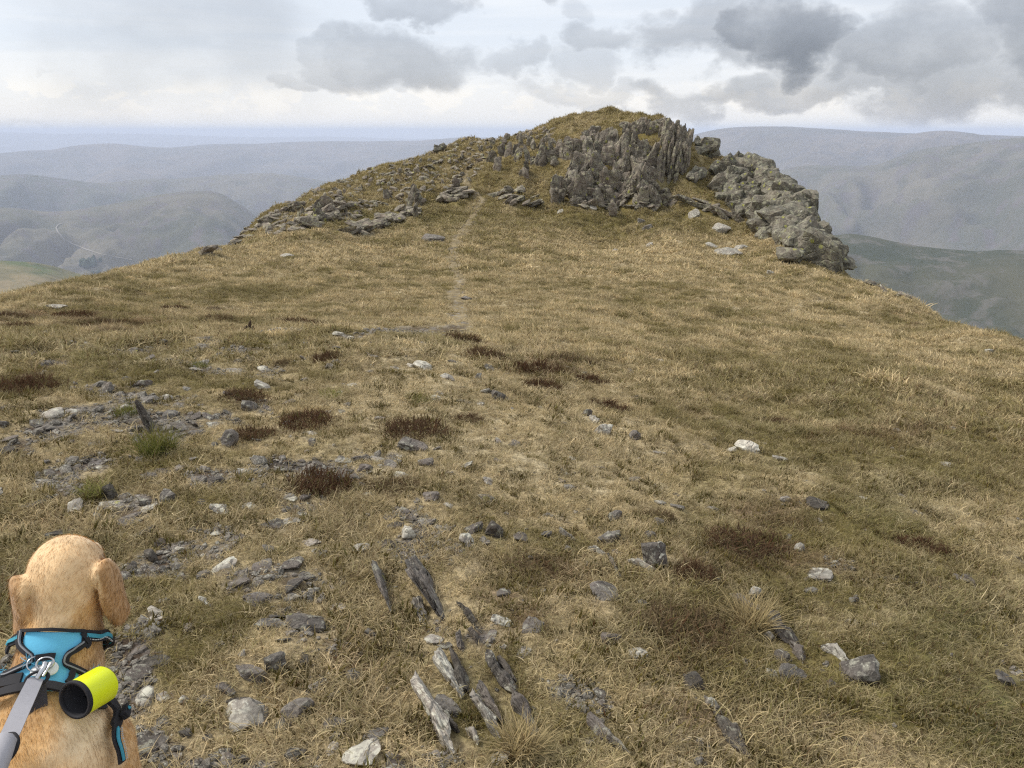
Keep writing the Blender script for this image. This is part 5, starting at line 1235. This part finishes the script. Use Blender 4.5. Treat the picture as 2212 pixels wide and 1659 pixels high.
def smooth_line(pts, n=40):
    P = np.array(pts, float); t = np.linspace(0, len(P) - 1, n)
    P2 = np.concatenate([[2 * P[0] - P[1]], P, [2 * P[-1] - P[-2]]]); i = np.minimum(t.astype(int), len(P) - 2); w = (t - i)[:, None]
    a, b, c, d = P2[i], P2[i + 1], P2[i + 2], P2[i + 3]
    return .5 * (2 * b + (c - a) * w + (2 * a - 5 * b + 4 * c - d) * w ** 2 + (3 * b - 3 * c + d - a) * w ** 3)
HARN_PTS = []
def strip_from(P, Nn, w, th, name, m, parent, dash=0):
    """band of width w along points P lying flat to normals Nn, with real thickness th"""
    n = len(P); T = np.gradient(P, axis=0); T /= np.linalg.norm(T, axis=1)[:, None]; S = np.cross(T, Nn); S /= np.linalg.norm(S, axis=1)[:, None]
    w = np.broadcast_to(w, (n,)) / 2; U = np.cross(S, T); U *= np.sign((U * Nn).sum(1))[:, None]
    cols = [P - S * w[:, None], P + S * w[:, None]]
    ring = np.stack([cols[0], cols[1], cols[1] + U * th, cols[0] + U * th], 1); V = ring.reshape(-1, 3)
    segs = [i for i in range(n - 1) if not dash or (i // dash) % 2 == 0]; Q = []
    for i in segs:
        for k in range(4): Q.append([i * 4 + k, (i + 1) * 4 + k, (i + 1) * 4 + (k + 1) % 4, i * 4 + (k + 1) % 4])
        if dash or i == 0: Q.append([i * 4 + 3, i * 4 + 2, i * 4 + 1, i * 4])
        if dash or i == n - 2: Q.append([(i + 1) * 4 + k for k in range(4)])
    o = link(name, np_mesh(name, V, np.array(Q), False, m), parent)
    return o
def body_band(line, wpx, name, m, parent, off=.008, th=.004, n=40, dash=0):
    L = smooth_line(line, n); H_ = [dog_hit(a, b, off) for a, b in L]; P = np.array([h[0] for h in H_]); Nn = np.array([h[1] for h in H_])
    for _ in range(5):
        Nn[1:-1] = (Nn[:-2] + Nn[1:-1] + Nn[2:]) / 3; P[1:-1] = (P[:-2] + 2 * P[1:-1] + P[2:]) / 4
    Nn /= np.linalg.norm(Nn, axis=1)[:, None]
    d = project(P)[2]; HARN_PTS.extend(P[::2].tolist())
    return strip_from(P, Nn, wpx * d / F, th, name, m, parent, dash)
harness = empty("dog_harness", dog_hit(110, 1420)[0]); harness.location = (0, 0, 0)
tag(harness, "sky-blue dog harness with black straps and grey piping on the golden dog", "dog harness")
def panel():
    rows = [(1366, 70, 168), (1376, 66, 170), (1388, 62, 172), (1400, 66, 160), (1410, 74, 146), (1420, 79, 138), (1430, 77, 136), (1440, 66, 140), (1450, 52, 150), (1460, 36, 162), (1470, 30, 158), (1480, 26, 150), (1492, 28, 142), (1500, 40, 138)]
    R = smooth_line(rows, 46); n = 22; P = np.zeros((46, n, 3)); Nn = np.zeros((46, n, 3))
    for i, (v, a, b) in enumerate(R):
        for j in range(n): P[i, j], Nn[i, j] = dog_hit(a + (b - a) * j / (n - 1), v, .010)
    for _ in range(6):
        for A in (P,): A[1:-1] = (A[:-2] + 2 * A[1:-1] + A[2:]) / 4; A[:, 1:-1] = (A[:, :-2] + 2 * A[:, 1:-1] + A[:, 2:]) / 4
    V = P.reshape(-1, 3); HARN_PTS.extend(V[::3].tolist()); k = np.arange(46 * n).reshape(46, n)
    Q = np.stack([k[:-1, :-1], k[:-1, 1:], k[1:, 1:], k[1:, :-1]], -1).reshape(-1, 4)
    o = link("back_panel", np_mesh("back_panel", V, Q, True, M_BLUE), harness)
    s = o.modifiers.new("thickness", 'SOLIDIFY'); s.thickness = .005; s.offset = 0
panel()
L_EDGE = [(62, 1366), (57, 1388), (66, 1404), (77, 1414), (78, 1426), (64, 1441), (44, 1454), (20, 1467)]
R_EDGE = [(172, 1388), (158, 1400), (143, 1411), (136, 1424), (140, 1438), (155, 1450), (172, 1459)]
for line in (L_EDGE, R_EDGE):
    body_band(line, 13, "edge_binding", M_BLACK, harness, .013, .004); body_band([(a + (4 if line is L_EDGE else -4), b) for a, b in line], 3, "piping", M_GREYT, harness, .016, .0035)
body_band([(62, 1366), (115, 1361), (172, 1364)], 7, "edge_binding", M_BLACK, harness, .013, .004)
body_band([(168, 1368), (178, 1388), (172, 1398)], 9, "edge_binding", M_BLACK, harness, .013, .004)
body_band([(168, 1374), (200, 1374), (225, 1378), (240, 1388), (247, 1398)], 23, "neck_strap", M_BLACK, harness, .010, .004)
body_band([(175, 1374), (200, 1374), (225, 1378), (240, 1388)], 8, "stripe", M_TEAL, harness, .0150, .002); body_band([(178, 1381), (200, 1381), (222, 1385), (236, 1393)], 2, "stitching", M_SILV, harness, .0150, .002, 60, 2)
body_band([(64, 1376), (48, 1384), (30, 1398), (16, 1410)], 22, "neck_strap", M_BLACK, harness, .010, .004); body_band([(58, 1379), (46, 1386), (32, 1397)], 8, "stripe", M_TEAL, harness, .015, .002)
body_band([(238, 1376), (246, 1386), (250, 1398)], 13, "strap_slider", M_BLACK, harness, .017, .006)
body_band([(-30, 1530), (0, 1514), (40, 1498), (90, 1492), (130, 1500), (165, 1514), (200, 1526)], 20, "girth_strap", M_BLACK, harness, .013, .005)
body_band([(-20, 1495), (5, 1490), (30, 1478), (55, 1474)], 24, "girth_strap", M_BLACK, harness, .012, .005)
body_band([(152, 1452), (146, 1470), (138, 1488)], 12, "edge_binding", M_BLACK, harness, .014, .004)
body_band([(88, 1420), (118, 1417)], 15, "handle_tab", M_BLACK, harness, .017, .006, 12)
body_band([(192, 1522), (212, 1520), (230, 1534), (238, 1556), (228, 1580)], 26, "side_strap", M_BLACK, harness, .012, .006)
body_band([(236, 1546), (243, 1555), (238, 1566)], 16, "buckle", M_BLACK, harness, .022, .010, 14); body_band([(238, 1552), (242, 1558)], 8, "stripe", M_TEAL, harness, .034, .002, 6)
body_band([(229, 1580), (230, 1605), (236, 1630), (240, 1652)], 24, "strap_tail", M_BLACK, harness, .016, .004); body_band([(228, 1585), (229, 1606), (234, 1630), (238, 1648)], 8, "stripe", M_TEAL, harness, .0215, .002); body_band([(236, 1586), (237, 1606), (242, 1628), (246, 1646)], 2, "stitching", M_SILV, harness, .0215, .002, 60, 2)
def fray(u, v, seed):
    r = np.random.default_rng(seed); V, Fc, sh, tv = ribbons(40, seed, (.008, .02), (.0008, .0015), .007, (0, 80), (0, 60), 3, 0, 1)
    p, nn = dog_hit(u, v, .014); o = link("frayed_edge", np_mesh("frayed_edge", V, Fc, False, M_BLUE), harness); o.location = p; o.rotation_euler = Vector(nn).to_track_quat('Z', 'Y').to_euler()
for k, (a, b) in enumerate([(22, 1462), (186, 1452), (74, 1428)]): fray(a, b, 950 + k)
def torus(name, c, R, r_, nrm, m, parent, sx=1.0):
    bm = bmesh.new(); nu, nv = 32, 8; vs_ = []
    for i in range(nu):
        a = 2 * math.pi * i / nu
        vs_.append([bm.verts.new(((R + r_ * math.cos(2 * math.pi * j / nv)) * math.cos(a) * sx, (R + r_ * math.cos(2 * math.pi * j / nv)) * math.sin(a), r_ * math.sin(2 * math.pi * j / nv))) for j in range(nv)])
    for i in range(nu):
        for j in range(nv): bm.faces.new([vs_[i][j], vs_[(i + 1) % nu][j], vs_[(i + 1) % nu][(j + 1) % nv], vs_[i][(j + 1) % nv]])
    me = bpy.data.meshes.new(name); bm.to_mesh(me); bm.free(); me.polygons.foreach_set('use_smooth', [True] * len(me.polygons)); me.materials.append(m)
    o = link(name, me, parent); o.location = c; o.rotation_euler = Vector(nrm).to_track_quat('Z', 'Y').to_euler(); return o
def lathe(name, prof, m, parent, M, n=40):
    """prof: (radius, z) pairs turned about z, then placed by matrix M"""
    prof = np.array(prof); a = np.linspace(0, 2 * math.pi, n, endpoint=False)
    V = np.stack([prof[:, None, 0] * np.cos(a), prof[:, None, 0] * np.sin(a), np.repeat(prof[:, 1:2], n, 1)], -1).reshape(-1, 3)
    k = np.arange(len(prof) * n).reshape(len(prof), n); kn = np.roll(k, -1, 1); Q = np.stack([k[:-1], kn[:-1], kn[1:], k[1:]], -1).reshape(-1, 4)
    V = np.c_[V, np.ones(len(V))] @ np.array(M).T; return link(name, np_mesh(name, V[:, :3], Q, True, m), parent)
p, nn = dog_hit(104, 1430, .022); torus("lead_ring", p, .0095, .0015, nn, M_METAL, harness, 1.3)
# identity tags hang from the ring
tagthing = empty("identity_tag", (0, 0, 0)); tag(tagthing, "two round white metal name discs hanging at the harness ring", "name tag")
p, nn = dog_hit(108, 1452, .018); q = Vector(nn).to_track_quat('Z', 'Y').to_matrix().to_4x4(); q.translation = p; lathe("disc", [(0, .001), (.0105, .001), (.0115, 0), (.0105, -.001), (0, -.001)], M_WHITE, tagthing, q); 
p, nn = dog_hit(82, 1456, .016); q = (Vector(nn) + Vector((-.3, 0, .2))).to_track_quat('Z', 'Y').to_matrix().to_4x4(); q.translation = p; lathe("disc", [(0, .001), (.009, .001), (.010, 0), (.009, -.001), (0, -.001)], M_WHITE, tagthing, q)
p, nn = dog_hit(84, 1440, .02); torus("split_ring", p, .011, .0012, Vector(nn) + Vector((.5, 0, 0)), M_METAL, tagthing)
# the lead runs from the ring down to the photographer's hand
lead = empty("dog_lead", (0, 0, 0)); tag(lead, "flat grey webbing lead with dark lining clipped to the harness ring", "dog lead")
def at_depth(u, v, f): return np.array([0, 0, CAMZ]) + ray(u, v) * f
d0 = float(project(dog_hit(92, 1460)[0])[2])
def free_band(pts, wpx, name, m, up, th=.003, n=50):
    P = smooth_line([at_depth(*q) for q in pts], n); Nn = np.tile(np.array(up, float), (n, 1)); T = np.gradient(P, axis=0)
    W = np.interp(np.linspace(0, 1, n), np.linspace(0, 1, len(wpx)), wpx) * project(P)[2] / F
    return strip_from(P, Nn, W, th, name, m, lead)
free_band([(78, 1466, d0 - .035), (50, 1525, d0 - .07), (12, 1608, d0 - .13), (-60, 1750, d0 - .24), (-220, 2000, d0 - .42)], [30, 35, 37, 45, 64], "strap", M_LEAD, (.35, -.75, .55))
free_band([(84, 1472, d0 - .028), (82, 1530, d0 - .035), (70, 1590, d0 - .045), (40, 1635, d0 - .06), (10, 1658, d0 - .09), (-40, 1690, d0 - .13)], [26, 36, 38, 36, 34, 30], "lining", M_DARKG, (.55, -.7, .4))
c0, c1 = at_depth(98, 1432, d0 - .02), at_depth(80, 1466, d0 - .036)
def rod(name, pts, r_, m, parent, n=24):
    P = smooth_line(pts, n); T = np.gradient(P, axis=0); T /= np.linalg.norm(T, axis=1)[:, None]; A = np.cross(T, (0.3, .8, .5)); A /= np.linalg.norm(A, axis=1)[:, None]; B = np.cross(T, A); a = np.linspace(0, 2 * math.pi, 9)[:-1]
    V = (P[:, None] + r_ * (A[:, None] * np.cos(a)[None, :, None] + B[:, None] * np.sin(a)[None, :, None])).reshape(-1, 3); k = np.arange(n * 8).reshape(n, 8); kn = np.roll(k, -1, 1)
    Q = np.stack([k[:-1], kn[:-1], kn[1:], k[1:]], -1).reshape(-1, 4); caps = [list(k[0][::-1]), list(k[-1])]
    return link(name, np_mesh(name, V, [Q, np.array(caps)], True, m), parent)
rod("clip", [c0, c0 * .5 + c1 * .5 + np.array([.004, 0, .004]), c1], .0042, M_METAL, lead); rod("clip_gate", [c0 + np.array([.009, 0, 0]), c1 + np.array([.010, 0, .004])], .0022, M_METAL, lead)
torus("clip_eye", c1, .010, .002, (.4, -.7, .5), M_BLACK, lead, 1.5); torus("stopper", at_depth(12, 1618, d0 - .14), .019, .0045, (-.35, -.5, .75), M_BLACK, lead)
rod("grip", [at_depth(8, 1600, d0 - .15), at_depth(-2, 1630, d0 - .17), at_depth(-25, 1690, d0 - .2)], .017, M_LEAD, lead)
# bright tube on the girth strap
tube = empty("yellow_tube", (0, 0, 0)); tag(tube, "bright neon yellow open tube with black inside, fixed to the harness strap", "tube")
Rt, Lt = .0295, .060
pd_ = float(project(dog_hit(163, 1512, 0)[0])[2]); qd_ = float(project(dog_hit(208, 1478, 0)[0])[2])
a0 = at_depth(163, 1512, pd_ - .050); pb = at_depth(222, 1478, qd_ - .062); ax = Vector(pb - a0).normalized(); MT = ax.to_track_quat('Z', 'Y').to_matrix().to_4x4(); MT.translation = Vector(a0)
lathe("shell", [(Rt, 0), (Rt, Lt - .004), (Rt - .003, Lt), (0, Lt + .001)], M_NEON, tube, MT); lathe("lining", [(Rt - .0012, -.0005), (Rt - .003, .0), (Rt - .003, Lt - .006), (0, Lt - .006)], M_BLACK, tube, MT)
lathe("rim", [(Rt + .0008, .004), (Rt + .0012, .0), (Rt + .0005, -.0025), (Rt - .0035, -.0025), (Rt - .0035, .003)], M_BLACK, tube, MT)
body_band([(165, 1512), (190, 1522), (208, 1525)], 34, "mount", M_BLACK, tube, .010, .006, 12)

# ------------------------------------------------------------------ short coat of hair on the dog
def fur():
    me = dog.data; nv = len(me.vertices); co = np.empty(nv * 3); me.vertices.foreach_get('co', co); co = co.reshape(-1, 3)
    me.calc_loop_triangles(); tr = np.empty(len(me.loop_triangles) * 3, np.int32); me.loop_triangles.foreach_get('vertices', tr); tr = tr.reshape(-1, 3)
    col = np.empty(nv * 4, np.float32); me.attributes['coat'].data.foreach_get('color', col); col = col.reshape(-1, 4)[:, :3]
    A, B, C_ = co[tr[:, 0]], co[tr[:, 1]], co[tr[:, 2]]; N_ = np.cross(B - A, C_ - A); ar = np.linalg.norm(N_, axis=1); N_ /= ar[:, None] + 1e-12
    r = np.random.default_rng(91); n = 95000; k = r.choice(len(tr), n, p=ar / ar.sum()); a = r.random(n); b = r.random(n); sw = a + b > 1; a[sw], b[sw] = 1 - a[sw], 1 - b[sw]
    P = A[k] + (B[k] - A[k]) * a[:, None] + (C_[k] - A[k]) * b[:, None]; Nn = N_[k]; c = col[tr[k, 0]]
    Wp = P + DOG_O; hp = np.array(HARN_PTS); near = np.full(n, 9.0)
    g = {}
    for q in hp: g.setdefault(tuple((q // .02).astype(int)), []).append(q)
    cell = (Wp // .02).astype(int); ok = np.ones(n, bool)
    for i in range(n):
        for dx in (-1, 0, 1):
            for dy in (-1, 0, 1):
                for dz in (-1, 0, 1):
                    for q in g.get((cell[i, 0] + dx, cell[i, 1] + dy, cell[i, 2] + dz), ()):
                        if (q[0] - Wp[i, 0]) ** 2 + (q[1] - Wp[i, 1]) ** 2 + (q[2] - Wp[i, 2]) ** 2 < .00014: ok[i] = False
    # only the side that can be seen from about here needs its coat built
    ok &= ((Nn * (np.array([0, 0, CAMZ]) - Wp)).sum(1) > -.35 * np.linalg.norm(Wp - np.array([0, 0, CAMZ]), axis=1)) & (P[:, 2] > .08)
    P, Nn, c = P[ok], Nn[ok], c[ok]; n = len(P)
    flow = np.stack([.35 * fbm(P[:, 0] * 12, P[:, 1] * 12, P[:, 2] * 8, 2, seed=93), -.5 + .3 * fbm(P[:, 0] * 10, P[:, 1] * 10, P[:, 2] * 10, 2, seed=94), np.full(n, -1.0)], 1) + r.normal(0, .10, (n, 3))
    head = (P[:, 2] > .70)[:, None]; flow = np.where(head, flow + np.stack([P[:, 0] * 6, np.full(n, -.9), np.full(n, .2)], 1), flow)
    flow -= Nn * (flow * Nn).sum(1)[:, None]; flow /= np.linalg.norm(flow, axis=1)[:, None] + 1e-9
    L = r.uniform(.007, .015, n)[:, None]; w = r.uniform(.0005, .0011, n)[:, None] / 2; S = np.cross(flow, Nn)
    m1 = P + flow * L * .5 + Nn * L * .14; m2 = P + flow * L + Nn * L * .16; base = P - Nn * .001
    V = np.stack([base - S * w, base + S * w, m1 + S * w * .8, m1 - S * w * .8, m2], 1).reshape(-1, 3); i = np.arange(n) * 5
    hm = np_mesh("coat", V, [np.stack([i, i + 1, i + 2, i + 3], 1), np.stack([i + 3, i + 2, i + 4], 1)], True)
    v = r.uniform(.88, 1.14, n); cc = c * v[:, None]; pale = (r.random(n) < .18)[:, None]; cc = np.where(pale, cc * .75 + .25 * np.array([.66, .48, .28]), cc)
    set_attr(hm, 'coat', np.repeat(cc, 5, 0))
    nrm = np.repeat(Nn, 5, 0); hm.normals_split_custom_set_from_vertices([tuple(q) for q in nrm])
    m, nt = new_mat("dog_hair"); a_ = nd(nt, 'ShaderNodeAttribute', attribute_name='coat').outputs['Color']; finish(nt, a_, .65, None, spec=.2)
    hm.materials.append(m); o = link("coat", hm, dog); o['kind'] = 'stuff'
fur()
